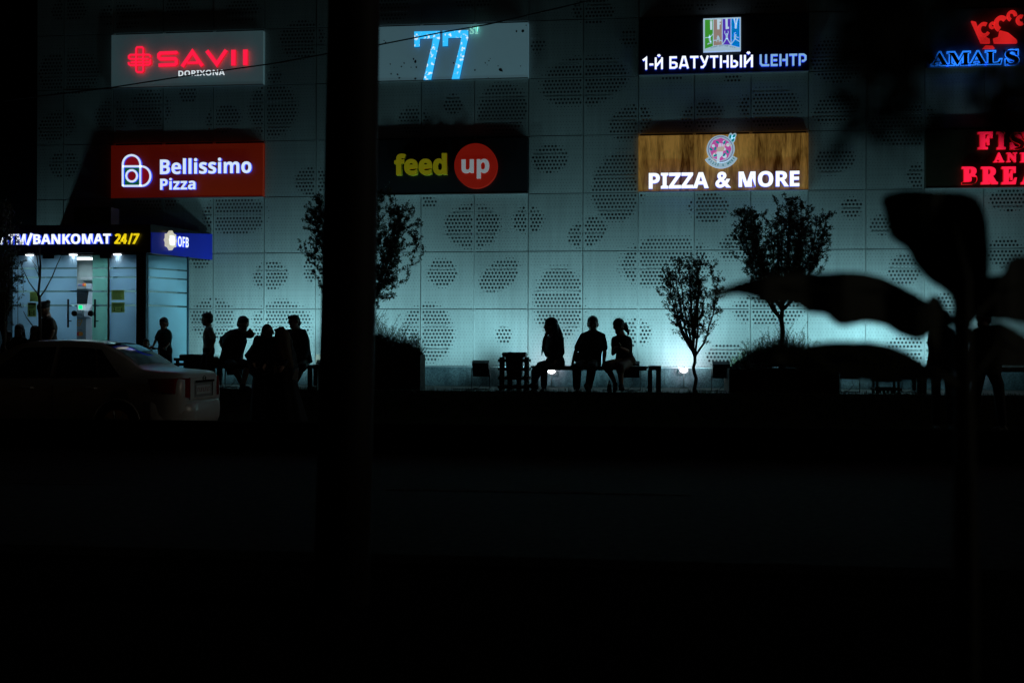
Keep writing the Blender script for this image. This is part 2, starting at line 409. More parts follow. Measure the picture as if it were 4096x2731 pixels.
# dark neighbouring wall left of the cladding
g=MB(); g.box((-9.5,.12,0),(-3.745,.7,11)); o=g.build('dark_side_wall',mat('dark_render',(.006,.006,.009),.9,spec=.1),None)
tag(o,'unlit dark wall beside the left end of the perforated cladding','wall')

# ================================================================ SIGNS
def rect_sign(key,name,label,panel_mat,Yf=-.09):
    a,b,r=SIGNS[key]; t=thing(name,label,'shop sign',((a+b)/2*PW,-.05,zr(r)))
    t['group']='illuminated shop signs on the facade'
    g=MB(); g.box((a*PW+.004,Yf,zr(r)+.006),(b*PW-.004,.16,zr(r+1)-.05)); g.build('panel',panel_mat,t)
    g=MB(); g.box((a*PW+.004,Yf-.012,zr(r)-.012),(b*PW-.004,.1,zr(r)+.004)); g.build('bottom_trim',ALU,t)
    return t
WF=glow('lit_white',(.86,.92,1),1.15); WB=glow('blue_fringe_side',(.03,.09,1),.75)  # glowing blue letter sides made up to imitate a blue fringe and halo
RF=glow('lit_red',(1,.012,.06),1.0,(.6,.02,.03)); RS=glow('lit_red_side',(1,.01,.02),.5,(.5,.01,.01))
def lettering(t,name,mats,fn,Yf,dep):
    g=MB(); fn(g); return g.build(name,mats,t)
def strokes(g,polys,w,Yf,dep,ms=1,ox=0,oy=0,k=1):
    for pl in polys:
        pl=[(ox+x*k,oy+y*k) for x,y in pl]
        for q in stroke(pl,w*k): g.prism(pp(q,Yf),Yf,Yf+dep,0,ms)
Z=.5741
def z1(p): return [(x*Z,y*Z) for x,y in p]
def zo(ox,oy): return lambda p:[(ox+x*Z,oy+y*Z) for x,y in p]
# --- pharmacy sign
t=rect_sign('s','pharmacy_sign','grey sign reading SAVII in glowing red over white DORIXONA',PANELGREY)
Yl=-.17; Dl=.05
g=MB()
Sx=[(1232,378),(1226,368),(1116,372),(1106,382),(1106,402),(1116,412),(1220,410),(1228,420),(1228,444),(1218,452),(1104,456)]
A_=[[(1268,466),(1340,362),(1410,462)],[(1305,440),(1378,438)]]
V_=[[(1440,355),(1510,448),(1576,350)]]
for pl,w in [(Sx,24),(A_[0],26),(A_[1],18),(V_[0],27),([(1626,349),(1626,458)],32),([(1709,347),(1709,455)],33)]:
    strokes(g,[z1(pl)],w*Z,Yl,Dl)
g.build('red_lettering',[RF,RS],t)
g=MB()
vr=[(948,340),(956,330),(990,330),(998,340),(998,494),(990,504),(956,504),(948,494),(948,340)]
sp=[(1048,402),(1046,388),(1036,382),(908,383),(897,392),(897,406),(906,412),(1036,412)]
sp2=[(910,435),(1038,434),(1048,426),(1048,412)]
s3=[(894,434),(898,450),(908,456),(1036,454),(1048,446),(1050,432)]
for pl in (vr,sp,sp2,s3): strokes(g,[z1(pl)],13*Z,Yl,Dl)
g.build('cross_emblem',[RF,RS],t)
g=MB(); text_to(g,bold('DORIXONA'),1243*Z,533*Z,1566*Z,486*Z,-.15,.04,0,0,1); g.build('white_lettering',[glow('dim_white',(.8,.9,.95),.85),WHITE],t)
# --- 77 sign
sm=mat('blue_grey_sign',(.42,.6,.66),.45,var=.05,scale=2,emit=(.27,.55,.66),es=.12)  # even emission added to brighten the panel like a light box
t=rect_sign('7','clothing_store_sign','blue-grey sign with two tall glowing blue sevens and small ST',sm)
q2=zo(1100,0); g=MB()
b77=bpy.data.materials.new('speckled_blue_light'); b77.use_nodes=True; n=b77.node_tree; b=n.nodes['Principled BSDF']
tc=n.nodes.new('ShaderNodeTexCoord'); nz=n.nodes.new('ShaderNodeTexNoise'); nz.inputs['Scale'].default_value=14; nz.inputs['Detail'].default_value=4
n.links.new(tc.outputs['Object'],nz.inputs['Vector']); cr=n.nodes.new('ShaderNodeValToRGB')
cr.color_ramp.elements[0].position=.57; cr.color_ramp.elements[0].color=(.03,.5,1,1); cr.color_ramp.elements[1].position=.64; cr.color_ramp.elements[1].color=(.75,.9,1,1)
n.links.new(nz.outputs[0],cr.inputs[0]); n.links.new(cr.outputs[0],b.inputs['Emission Color']); b.inputs['Emission Strength'].default_value=1.05; b.inputs['Base Color'].default_value=(.05,.3,.6,1)
for dx,dy in ((0,0),(197,-5)):
    P7=[(970,222),(1149,217),(1150,268),(1139,318),(1088,556),(1034,557),(1092,318),(1100,270),(1010,272),(1008,328),(971,330)]
    g.prism(pp(q2([(x+dx,y+dy) for x,y in P7]),-.2),-.2,-.13,0,1)
g.build('blue_digits',[b77,glow('digit_side',(.01,.2,.5),.3)],t)
g=MB(); text_to(g,serif('ST'),*q2([(1357,237)])[0],*q2([(1421,184)])[0],-.18,.03,.01,0,0); g.build('small_lettering',glow('lit_mint',(.35,.9,.75),.6),t)
g=MB()
for (x,y,s) in [(1683,220,9),(1727,218,14),(1750,178,7),(978,430,16),(965,412,9),(985,470,8),(900,440,7),(803,448,6),(880,465,7),(808,517,8),(853,520,9),(866,545,8),(948,470,5),(978,548,10),(1393,490,8),(1465,440,6),(1490,425,6),(1570,485,15),(1582,495,9),(1555,460,6),(1570,550,6),(1485,545,6),(1712,462,5),(770,300,9),(760,285,6),(1500,410,4),(1478,455,4),(1245,440,7)]:
    pl=[(x+s*rnd.uniform(.4,1)*math.cos(a),y+s*rnd.uniform(.4,1)*math.sin(a)) for a in [k*.9 for k in range(7)]]
    g.prism(pp(q2(pl),-.094),-.094,-.0905)
g.build('paint_splatter',BLK,t)
# --- trampoline centre sign
t=rect_sign('i','trampoline_centre_sign','black sign with iFLY square logo over white Cyrillic lettering',mat('black_sign',(.006,.006,.008),.4,var=.1))
q3=zo(2200,0); Yi=-.2
g=MB()
def cyr(ch):
    w=.6
    if ch=='1': return .42,[[(.02,.78),(.28,1-.02),(.28,0)]]
    if ch=='-': return .34,[[(.02,.42),(.34,.42)]]
    if ch=='Б': return .62,[[(.56,.92),(.09,.92),(.09,.08),(.4,.08),(.53,.18),(.53,.4),(.4,.5),(.18,.5)]]
    if ch=='А': return .68,[[(.05,0),(.27,.94),(.41,.94),(.63,0)],[(.16,.26),(.52,.26)]]
    if ch=='Т': return .6,[[(0,.92),(.6,.92)],[(.3,.84),(.3,0)]]
    if ch=='У': return .62,[[(.07,1),(.32,.42)],[(.57,1),(.36,.28),(.22,.08),(.06,.08)]]
    if ch=='Н': return .66,[[(.09,0),(.09,1)],[(.57,0),(.57,1)],[(.24,.5),(.49,.5)]]
    if ch=='Ы': return .86,[[(.09,1),(.09,.08),(.36,.08),(.48,.2),(.48,.4),(.36,.52),(.22,.52)],[(.76,0),(.76,1)]]
    if ch in 'Йй': return .68,[[(.09,1),(.09,0)],[(.59,0),(.59,1)],[(.15,.3),(.53,.78)],[(.24,1.22),(.34,1.13),(.44,1.22)]]
    if ch=='Ц': return .74,[[(.09,1),(.09,.24),(.2,.08),(.74,.08)],[(.5,1),(.5,.24)]]
    if ch=='Е': return .56,[[(.54,.92),(.09,.92),(.09,.08),(.54,.08)],[(.22,.5),(.5,.5)]]
    if ch=='Р': return .62,[[(.09,0),(.09,.92),(.38,.92),(.53,.8),(.53,.5),(.4,.38),(.25,.38)]]
    return .3,[]
def cyr_word(g,word,xl,yl,xr,yr,H,Yf,dep,w=.165):
    adv=[]; x=0
    for ch in word:
        a,pl=cyr(ch); adv.append((x,pl)); x+=a+.1
    x-=.1; k=(xr-xl)/x
    for ox,pls in adv:
        for pl in pls:
            pts=[]
            for (u,v) in pl:
                X=xl+(ox+u)*k; base=yl+(yr-yl)*((ox+u)/x); pts.append((X,base-v*H))
            for q in stroke(pts,w*H): g.prism(pp(q,Yf),Yf,Yf+dep,0,1)
for word,xl,xr,yl,yr,H in (('1-й',646,788,487,483,82),('БАТУТНЫЙ',830,1416,481,469,86)):
    a=q3([(xl,yl)])[0]; b=q3([(xr,yr)])[0]; cyr_word(g,word,a[0],a[1],b[0],b[1],H*Z,Yi+.02,.06)
g.build('white_lettering',[WF,WB],t)
g=MB(); a=q3([(1460,463)])[0]; b=q3([(1789,456)])[0]; cyr_word(g,'ЦЕНТР',a[0],a[1],b[0],b[1],82*Z,Yi+.02,.06)
g.build('dim_blue_lettering',[glow('dim_blue_lit',(.28,.55,.95),.75),WB],t)
sc=460/2352; ql=lambda p:[(2780+x*sc,40+y*sc) for x,y in p]
g=MB(); g.prism(pp(ql([(172,182),(938,152),(938,826),(176,852)]),Yi),Yi,Yi+.1,0,0); lb=g.build('logo_box',glow('logo_white',(.5,.72,.9),.62),t)
g=MB()
STRIPES=[glow('stripe_green',(.08,.5,.05),.5),glow('stripe_tan',(.42,.3,.26),.6),glow('stripe_violet',(.14,.06,.75),.5),glow('stripe_blue',(0,.28,1),.6)]
for x0,x1,yt,yb0,yb1,mi in ((203,365,203,800,745,0),(382,548,197,732,715,1),(566,727,188,712,716,2),(746,912,180,725,768,3)):
    g=MB(); g.prism(pp(ql([(x0,yt+5),(x1,yt),(x1,yb1),(x0,yb0)]),Yi-.004),Yi-.004,Yi-.001)
    g.build('coloured_stripe',STRIPES[mi],lb)
g=MB(); LW=.0035
Ys=Yi-.0075
for pl in ([(308,235),(352,232),(352,408),(312,410)],[(308,206),(352,204),(352,218),(308,220)],[(452,196),(500,194),(500,400),(456,403)],[(500,202),(535,200),(535,240),(500,244)],[(500,272),(524,270),(524,300),(500,302)],
    [(622,186),(668,184),(668,394),(628,398)],[(668,352),(695,348),(695,390),(668,393)],[(785,180),(818,178),(832,290),(855,288),(852,382),(815,385),(815,290)],[(855,176),(882,175),(853,295),(832,290)]):
    g.prism(pp(ql(pl),Ys),Ys,Ys+LW)
g.build('white_letters',glow('logo_letter',(.6,.8,.95),.75),lb)
g=MB()
figs=[[([(300,515),(300,545)],26),([(212,572),(280,565),(320,550),(345,525),(366,490)],15),([(298,550),(305,620),(322,660)],38),([(318,650),(330,680),(275,690),(258,712)],18)],
 [([(470,530),(470,560)],30),([(470,560),(480,610)],56),([(378,630),(440,622)],20),([(500,620),(548,640)],20),([(450,610),(446,662)],12),([(492,610),(494,665)],12)],
 [([(652,480),(652,502)],26),([(612,432),(606,470),(632,515)],14),([(675,432),(682,470),(664,515)],14),([(648,510),(652,600)],42),([(640,590),(572,700)],20),([(662,590),(728,700)],20)],
 [([(836,505),(836,528)],26),([(835,460),(805,485),(815,530)],11),([(815,530),(820,600)],34),([(840,545),(865,565),(895,568)],13),([(815,600),(750,690)],17),([(830,600),(912,650)],17)]]
fgm=glow('logo_figure',(.5,.72,.9),.65)
for fg in figs:
    g=MB()
    for pl,w in fg:
        for qd in stroke(ql(pl),w*sc): g.prism(pp(qd,Ys),Ys,Ys+LW)
    g.build('jumping_figure',fgm,lb)
g=MB(); txt='ПЕРВЫЙ БАТУТНЫЙ ЦЕНТР'
for i,ch in enumerate(txt):
    if ch==' ': continue
    u=i/(len(txt)-1); x=322+u*478; y=808-66*math.sin(math.pi*(.12+.76*u))+10*(1-u)
    a=R(22)*(1-2*u)*.9; ca,sa=math.cos(a),math.sin(a)
    v,f=text_polys(ch,.01); o=len(g.v)
    for p in v:
        lx=p[0]*26; ly=p[1]*34; X,Y_=ql([(x+lx*ca-ly*sa, y-(lx*sa+ly*ca))])[0]; w=U(X,Y_,Yi-.004); g.v.append((w.x,Yi-.002-.003*(p[2]+.5),w.z))
    for idx,nzv in f: g.f.append([o+j for j in idx]); g.m.append(0)
g.build('small_caption',mat('caption_teal',(.02,.22,.35),.5,var=0),lb)
# --- AMAL'S sign
t=rect_sign('a','fashion_store_sign',"dark sign reading AMAL'S in blue halo-lit letters under a red emblem",mat('navy_sign',(.10,.16,.2),.4,var=.15))
q4=lambda p:[(3600+x*496/2352,x2*496/2352) for x,x2 in p]
a=q4([(600,1240)])[0]; b=q4([(2250,985)])[0]
g=MB(); text_to(g,serif("AMAL"),a[0],a[1],q4([(1925,0)])[0][0],b[1]-2,-.2,.02,0,0,0)
text_to(g,serif("S"),q4([(2010,0)])[0][0],a[1]-4,q4([(2245,0)])[0][0],b[1]-6,-.2,.02,0,0,0)
g.prism(pp(q4([(1960,955),(2000,950),(1975,1050)]),-.2),-.2,-.18); g.build('dark_lettering',mat('dark_letter',(.01,.015,.03),.3,var=0),t)
g=MB(); text_to(g,serif("AMAL"),a[0]-4,a[1]+4,q4([(1925,0)])[0][0]+5,b[1]-9,-.14,.03,.055,0,0)
text_to(g,serif("S"),q4([(2010,0)])[0][0]-4,a[1]+2,q4([(2245,0)])[0][0]+5,b[1]-12,-.14,.03,.055,0,0)
g.build('halo_light',glow('halo_blue',(.02,.22,1),1.6),t)
g=MB()
for pl in ([(1360,400),(1440,420),(1470,500),(1480,600),(1620,700),(1700,740),(1710,820),(1545,820)],[(1620,865),(1760,870),(1800,922),(1575,922)],
   [(1900,580),(2050,620),(2220,760),(2225,820),(1800,820),(1780,730),(1880,700)]):
    g.prism(pp(q4(pl),-.16),-.16,-.1)
for (cx,cy,r0,a0,a1,w) in ((1600,560,95,60,330,60),(1930,450,100,40,250,80),(2130,300,70,0,250,50),(1760,480,40,30,300,40),(2300,380,60,60,300,60)):
    for qd in stroke(q4(arc(cx,cy,r0,r0*1.15,a0,a1)),w*.21): g.prism(pp(qd,-.165),-.165,-.11)
g.build('red_emblem',glow('emblem_red',(.9,.02,.02),.7,(.5,.02,.02)),t)
# --- pizza sign (red)
rp=mat('red_sign',(.8,.06,.012),.42,var=.05,scale=2,emit=(.95,.04,.008),es=.04)  # faint red emission added because the floodlights leave the panel dull
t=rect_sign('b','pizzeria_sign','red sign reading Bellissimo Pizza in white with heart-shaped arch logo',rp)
WF2=glow('lit_cool_white',(.66,.8,1),.95); Yl=-.17
g=MB(); text_to(g,bold('Bellissimo'),1114*Z,1216*Z,1752*Z,1096*Z,Yl,.06,.008,0,1); g.build('white_lettering',[WF2,WB],t); g=MB(); text_to(g,bold('Pizza'),1115*Z,1324*Z,1362*Z,1238*Z,Yl,.06,.008,0,1)
g.build('white_lettering',[WF2,WB],t)
g=MB(); ow=14*Z
for pl in ([(855,1296),(855,1150)]+arc(916,1148,61,66,180,0)+[(977,1150),(977,1296)], [(855,1160),(985,1160)]+arc(985,1228,63,68,90,-90)+[(985,1296),(855,1296)], arc(917,1226,38,40,0,360)):
    for qd in stroke(z1(pl),ow): g.prism(pp(qd,Yl),Yl,Yl+.06,0,1)
g.build('logo_outline',[WF2,WB],t)
g=MB(); g.prism(pp(z1([(857,1158)]+arc(916,1150,57,62,180,0)+[(975,1158)]),-.13),-.13,-.1)
g.prism(pp(z1([(979,1162)]+arc(985,1228,57,62,90,-90)+[(979,1292)]),-.13),-.13,-.1); g.prism(pp(z1(arc(917,1226,32,34,0,345)),-.14),-.14,-.1)
g.build('red_fill',glow('logo_red',(.55,.01,.01),.28,(.5,.02,.02)),t)
g=MB(); g.prism(pp(z1([(860,1164),(974,1164),(974,1292),(860,1292)]),-.125),-.125,-.1); g.build('green_fill',glow('logo_green',(.01,.2,.02),.3,(.02,.25,.04)),t)
# --- feed up
t=rect_sign('f','fast_food_sign','black sign reading feed in yellow beside red disc with white up',mat('charcoal_sign',(.012,.014,.018),.4,var=.1))
g=MB(); a=q2([(830,1222)])[0]; b=q2([(1197,1066)])[0]; text_to(g,bold('feed'),*a,*b,-.22,.12,.03,0,1)
g.build('yellow_lettering',[mat('yellow_acrylic',(.75,.6,.02),.4,var=.04,emit=(.8,.6,.01),es=.09),mat('yellow_side',(.75,.62,.03),.4,var=0)],t)  # yellow faces get a faint emission in place of light falling on them
g=MB(); g.prism(pp(q2(arc(1398,1155,149,156,0,352.5,47)),-.24),-.24,-.1); dd=g.build('red_disc',mat('red_acrylic',(.6,.03,.012),.4,var=.04,emit=(.7,.02,.01),es=.13),t)
g=MB(); text_to(g,bold('up'),*q2([(1299,1246)])[0],*q2([(1492,1107)])[0],-.262,.02,.012,0,0); g.build('white_lettering',mat('white_acrylic',(.75,.78,.8),.4,var=0,emit=(.7,.75,.8),es=.2),t)
# --- pizza & more, wood panel
wm=bpy.data.materials.new('wood_grain_panel'); wm.use_nodes=True; n=wm.node_tree; b=n.nodes['Principled BSDF']
tc=n.nodes.new('ShaderNodeTexCoord'); mp=n.nodes.new('ShaderNodeMapping'); mp.inputs['Scale'].default_value=(1,1,.16)
n.links.new(tc.outputs['Object'],mp.inputs[0]); wn=n.nodes.new('ShaderNodeTexWhiteNoise'); wn.noise_dimensions='1D'
sx=n.nodes.new('ShaderNodeSeparateXYZ'); n.links.new(tc.outputs['Object'],sx.inputs[0])
fl=n.nodes.new('ShaderNodeMath'); fl.operation='MULTIPLY'; fl.inputs[1].default_value=3.6; n.links.new(sx.outputs[0],fl.inputs[0])
f2=n.nodes.new('ShaderNodeMath'); f2.operation='FLOOR'; n.links.new(fl.outputs[0],f2.inputs[0]); n.links.new(f2.outputs[0],wn.inputs['W'])
va=n.nodes.new('ShaderNodeVectorMath'); va.operation='MULTIPLY_ADD'; va.inputs[1].default_value=(7,7,7); n.links.new(wn.outputs['Color'],va.inputs[0]); n.links.new(mp.outputs[0],va.inputs[2])
nz=n.nodes.new('ShaderNodeTexNoise'); nz.inputs['Scale'].default_value=5; nz.inputs['Detail'].default_value=8; nz.inputs['Distortion'].default_value=1.6; n.links.new(va.outputs[0],nz.inputs['Vector'])
nz2=n.nodes.new('ShaderNodeTexNoise'); nz2.inputs['Scale'].default_value=46; nz2.inputs['Detail'].default_value=4; n.links.new(va.outputs[0],nz2.inputs['Vector'])
ad=n.nodes.new('ShaderNodeMath'); ad.operation='MULTIPLY_ADD'; ad.inputs[1].default_value=.35; n.links.new(nz2.outputs[0],ad.inputs[0])
a2=n.nodes.new('ShaderNodeMath'); a2.operation='MULTIPLY_ADD'; a2.inputs[1].default_value=.16; n.links.new(wn.outputs['Value'],a2.inputs[0]); n.links.new(nz.outputs[0],a2.inputs[2]); n.links.new(a2.outputs[0],ad.inputs[2])
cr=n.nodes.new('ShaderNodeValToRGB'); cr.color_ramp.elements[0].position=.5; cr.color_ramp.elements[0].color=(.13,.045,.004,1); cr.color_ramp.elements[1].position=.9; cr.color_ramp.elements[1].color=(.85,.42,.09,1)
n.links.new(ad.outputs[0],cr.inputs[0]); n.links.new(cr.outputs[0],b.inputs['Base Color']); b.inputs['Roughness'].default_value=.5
n.links.new(cr.outputs[0],b.inputs['Emission Color']); b.inputs['Emission Strength'].default_value=.17  # wood glows faintly in its own colour, imitating light on the panel
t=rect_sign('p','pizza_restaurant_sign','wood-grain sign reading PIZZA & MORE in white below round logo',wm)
g=MB(); Yl=-.18
text_to(g,bold('PIZZA'),*q3([(688,1316)])[0],*q3([(1106,1200)])[0],Yl,.07,.016,0,1)
text_to(g,'&',*q3([(1152,1310)])[0],*q3([(1262,1196)])[0],Yl,.07,.028,0,1)
text_to(g,bold('MORE'),*q3([(1314,1305)])[0],*q3([(1738,1189)])[0],Yl,.07,.016,0,1)
g.build('white_lettering',[WF,WB],t)
sc2=220/2029; qp=lambda p:[(2780+x*sc2,520+y*sc2) for x,y in p]
Yp=-.2
def ribbon(r0,r1,a0,a1,cx=960,cy=720,n=20):
    return arc(cx,cy,r1,r1*1.0,a0,a1,n)+arc(cx,cy,r0,r0,a1,a0,n)
g=MB(); g.prism(pp(qp(arc(950,700,518,505,0,355,50)),Yp),Yp,Yp+.07)
rb=ribbon(500,690,212,332); 
for i in range(20):
    q=[rb[i],rb[i+1],rb[41-i-1],rb[41-i]]; g.prism(pp(qp(q),Yp-.006),Yp-.006,Yp+.064)
for cx,cy,a in ((1310,240,80),(1435,230,55),(1400,375,60)): g.prism(pp(qp([(cx+130*math.cos(R(b_))*math.cos(R(a))-75*math.sin(R(b_))*math.sin(R(a)),cy-(130*math.cos(R(b_))*math.sin(R(a))+75*math.sin(R(b_))*math.cos(R(a)))) for b_ in range(0,360,24)]),Yp-.004),Yp-.004,Yp+.066)
disc=g.build('logo_disc',glow('logo_pale',(.5,.7,.85),.5),t)
g=MB()
for qd in stroke(qp(arc(945,712,452,462,0,360,48)),26*sc2): g.prism(pp(qd,Yp-.005),Yp-.005,Yp-.001)
g.build('grey_ring',mat('logo_ring',(.2,.2,.35),.5,var=0,emit=(.2,.2,.4),es=.5),disc)
g=MB(); g.prism(pp(qp([(955,290),(1100,360),(1230,430),(1290,560),(1345,700),(1290,850),(1220,1010),(1080,1080),(930,1140),(800,1080),(640,1020),(590,870),(530,700),(600,560),(680,390),(820,350)]),Yp-.008),Yp-.008,Yp-.002)
g.build('pink_pizza',glow('logo_pink',(.62,.1,.42),.62),disc)
g=MB()
def circ(cx,cy,r): return qp(arc(cx,cy,r,r,0,345,23))
for c in ((676,592,58),(1075,440,52),(1215,555,64),(1090,710,52),(720,940,62),(1095,970,78)): g.prism(pp(circ(*c),Yp-.011),Yp-.011,Yp-.006)
for pl,w in (([(900,490),(880,640)],44),([(955,495),(940,640)],40),([(1015,510),(1000,640)],40),([(1075,530),(1060,640)],40),([(850,1190),(870,960)],95)):
    for qd in stroke(qp(pl),w*sc2): g.prism(pp(qd,Yp-.014),Yp-.014,Yp-.009)
g.prism(pp(qp([(785,810),(1035,800),(1020,920),(950,1000),(900,1040),(820,1030)]),Yp-.0145),Yp-.0145,Yp-.009)
g.build('white_fork',glow('logo_fork',(.62,.8,.92),.68),disc)
g=MB(); g.prism(pp(qp([(840,630),(1070,610),(1085,700),(1050,790),(800,800),(810,690)]),Yp-.018),Yp-.018,Yp-.015)
for pl in ([(1060,590),(1200,565),(1370,560)],[(800,820),(690,870),(640,960),(660,1080),(800,1200)]):
    for qd in stroke(qp(pl),28*sc2): g.prism(pp(qd,Yp-.0185),Yp-.0185,Yp-.015)
g.build('pasta',glow('logo_pasta',(.6,.5,.42),.62),disc)
g=MB()
for cx,cy,a in ((830,460,-35),(1085,465,60),(590,715,-40),(748,690,65),(745,945,25),(1200,805,-60),(1080,915,55),(1305,250,75),(1435,230,50),(1400,375,55)):
    pl=[(cx+75*math.cos(R(b_))*math.cos(R(a))-42*math.sin(R(b_))*math.sin(R(a)),cy-(75*math.cos(R(b_))*math.sin(R(a))+42*math.sin(R(b_))*math.cos(R(a)))) for b_ in range(0,360,30)]
    g.prism(pp(qp(pl),Yp-.022),Yp-.022,Yp-.019)
g.build('basil_leaves',glow('logo_teal',(0,.3,.36),.6),disc)
g=MB()
tx='PIZZA & MORE'
for i,ch in enumerate(tx):
    if ch==' ': continue
    an=222+i*(102/(len(tx)-1)); rr=625; x=960+rr*math.cos(R(an)); y=720-rr*math.sin(R(an)); a=R(an+90)
    v,f=text_polys(bold(ch) if ch!='&' else ch,.01); w=max(p[0] for p in v); o=len(g.v)
    for p in v:
        lx=(p[0]-w/2)*105; ly=p[1]*130; X,Y_=qp([(x+lx*math.cos(a)-ly*math.sin(a), y-(lx*math.sin(a)+ly*math.cos(a)))])[0]; q=U(X,Y_,Yp); g.v.append((q.x,Yp-.009-.002*p[2],q.z))
    for idx,nzv in f: g.f.append([o+j for j in idx]); g.m.append(0)
g.build('ribbon_lettering',glow('ribbon_teal',(0,.2,.22),.5),disc)
# --- fish and bread
t=rect_sign('n','fish_restaurant_sign','dark brown sign reading FISH AND BREAD in glowing red slab letters',mat('brown_sign',(.03,.026,.014),.5,var=.15))
q5=lambda x,y:(3600+x*496/2352,480+y*496/2352)
g=MB(); Yl=-.17
def word(g,w,xs,yb,yt,off=.035):
    for ch,(a,b) in zip(w,xs): text_to(g,serif(ch),*q5(a,yb),*q5(b,yt),Yl,.06,off,0,1)
word(g,'FISH',((1478,1760),(1842,2008),(2095,2380),(2480,2790)),560,222)
word(g,'AND',((1780,1980),(2025,2225),(2285,2480)),805,615)
word(g,'BREAD',((1175,1470),(1540,1860),(1930,2220),(2300,2610),(2690,2990)),1222,882)
g.build('red_lettering',[RF,RS],t)

# ================================================================ FLOODLIGHTS (lit lamps of the photo)
LCOL=(.40,.91,1.0); HCOL=(.88,.88,1.0)
LAMPM=glow('lamp_glass',(.8,1,.97),1.0)
def spot(name,loc,target,power,size,blend,col,rad,parent):
    l=bpy.data.lights.new(name,'SPOT'); l.energy=power; l.spot_size=R(size); l.spot_blend=blend; l.color=col; l.shadow_soft_size=rad
    o=bpy.data.objects.new(name,l); COL.objects.link(o)
    d=(Vector(target)-Vector(loc)); mt=d.to_track_quat('-Z','Y').to_matrix().to_4x4(); mt.translation=Vector(loc)
    o.parent=parent; o.matrix_parent_inverse=Matrix.Identity(4); o.matrix_local=Matrix.Translation(-parent.location)@mt
    return o
FL_Y=-1.45
def floodlight(X,label,Yb=FL_Y,h=.36,power=1.0):
    t=thing('floodlight',label,'floodlight',(X,Yb,0),'floodlights lighting the facade from the ground')
    a=R(52); ca,sa=math.cos(a),math.sin(a)
    # housing: flat box tipped back so that its glass looks up at the facade
    def P(x,u,w): return (X+x, Yb+u*ca*.9-w*sa+.0, h+u*sa*-1*-1*.0+ (u*sa) - 0 + w*ca)
    def hb(mb,x0,x1,u0,u1,w0,w1):
        f=lambda x,u,w:(X+x, Yb+.02-u*math.sin(R(28))+w*math.cos(R(28)), h+u*math.cos(R(28))+w*math.sin(R(28)))
        mb.hexa([f(x0,u0,w0),f(x1,u0,w0),f(x1,u0,w1),f(x0,u0,w1)],[f(x0,u1,w0),f(x1,u1,w0),f(x1,u1,w1),f(x0,u1,w1)])
        return f
    g=MB(); f=hb(g,-.15,.15,-.14,.14,-.03,.05)
    for k in range(7): hb(g,-.13+.04*k,-.122+.04*k,-.12,.12,-.05,-.03)
    hb(g,-.15,.15,-.14,-.12,.05,.075); hb(g,-.15,.15,.12,.14,.05,.075); hb(g,-.15,-.13,-.12,.12,.05,.075); hb(g,.13,.15,-.12,.12,.05,.075)
    g.build('housing',DARK,t)
    g=MB(); hb(g,-.128,.128,-.118,.118,.05,.056); g.build('lamp_glass',LAMPM,t)
    g=MB()
    for sx in (-.17,.16):
        g.box((X+sx,Yb-.01,0),(X+sx+.012,Yb+.03,h+.02))
    g.box((X-.17,Yb-.01,.0),(X+.172,Yb+.03,.012)); g.build('stand',DARK,t)
    pts=[(X+.02,Yb-.03,h-.12),(X+.05,Yb-.06,.12),(X-.03,Yb-.05,.03),(X-.14,Yb-.1,.008),(X-.5,Yb-.05,.008)]
    g=MB(); g.tube(pts,.006,6); g.build('cable',BLK,t)
    src=Vector(f(0,0,.09))
    for sx in (-1,1): spot('flood_beam',src+Vector((.1*sx,0,0)),(X+1.2*sx,0,src[2]+.98),120*power,106,1.0,LCOL,.12,t)
    return t
FX=[(1923,'black floodlight on a stand, left of the slatted bin'),(2524,'black floodlight on a stand behind the crossed legs on the bench'),
    (2884,'black floodlight on a stand beside the grassy planter and the small tree'),(3647,'black floodlight on a stand behind the rightmost bench'),
    (872,'floodlight on a thin stand under the bench of the leaning man'),(1300,'floodlight hidden behind the tall pole')]
for px,lb in FX: floodlight(U(px,1500,FL_Y).x+(.3 if px==872 else 0),lb)
floodlight(U(3400,1500,FL_Y).x,'floodlight just right of the large grassy planter')
floodlight(-4.35,'floodlight left of the ATM kiosk')
# small bright lamps standing right against the granite
def wall_lamp(px,py,label,power):
    p=U(px,py,-.16); t=thing('uplight',label,'lamp',(p.x,p.y,0),'small bright uplights against the granite plinth')
    g=MB(); g.box((p.x-.07,-.2,.0),(p.x+.07,-.15,.02)); g.box((p.x-.012,-.19,.02),(p.x+.012,-.17,p.z-.05)); g.build('foot',DARK,t)
    g=MB(); g.box((p.x-.09,-.2,p.z-.05),(p.x+.09,-.13,p.z-.035)); g.box((p.x-.09,-.2,p.z-.035),(p.x-.08,-.13,p.z+.06)); g.box((p.x+.08,-.2,p.z-.035),(p.x+.09,-.13,p.z+.06)); g.build('housing',DARK,t)
    g=MB(); g.ell((p.x,-.165,p.z+.01),(.075,.022,.042)); g.build('lamp_glass',glow('uplight_glass',(.9,.96,1),2.5),t,smooth=True)
    spot('uplight_beam',(p.x,-.5,p.z+.05),(p.x,0,p.z+.25),power*1.15,140,1.0,HCOL,.05,t)
wall_lamp(2206,1488,'small glaring uplight behind the long-haired woman on the bench',9)
wall_lamp(2735,1484,'small glaring uplight left of the slim young tree',15)
wall_lamp(3873,1501,'small glaring uplight between the two people at the right bench',5)

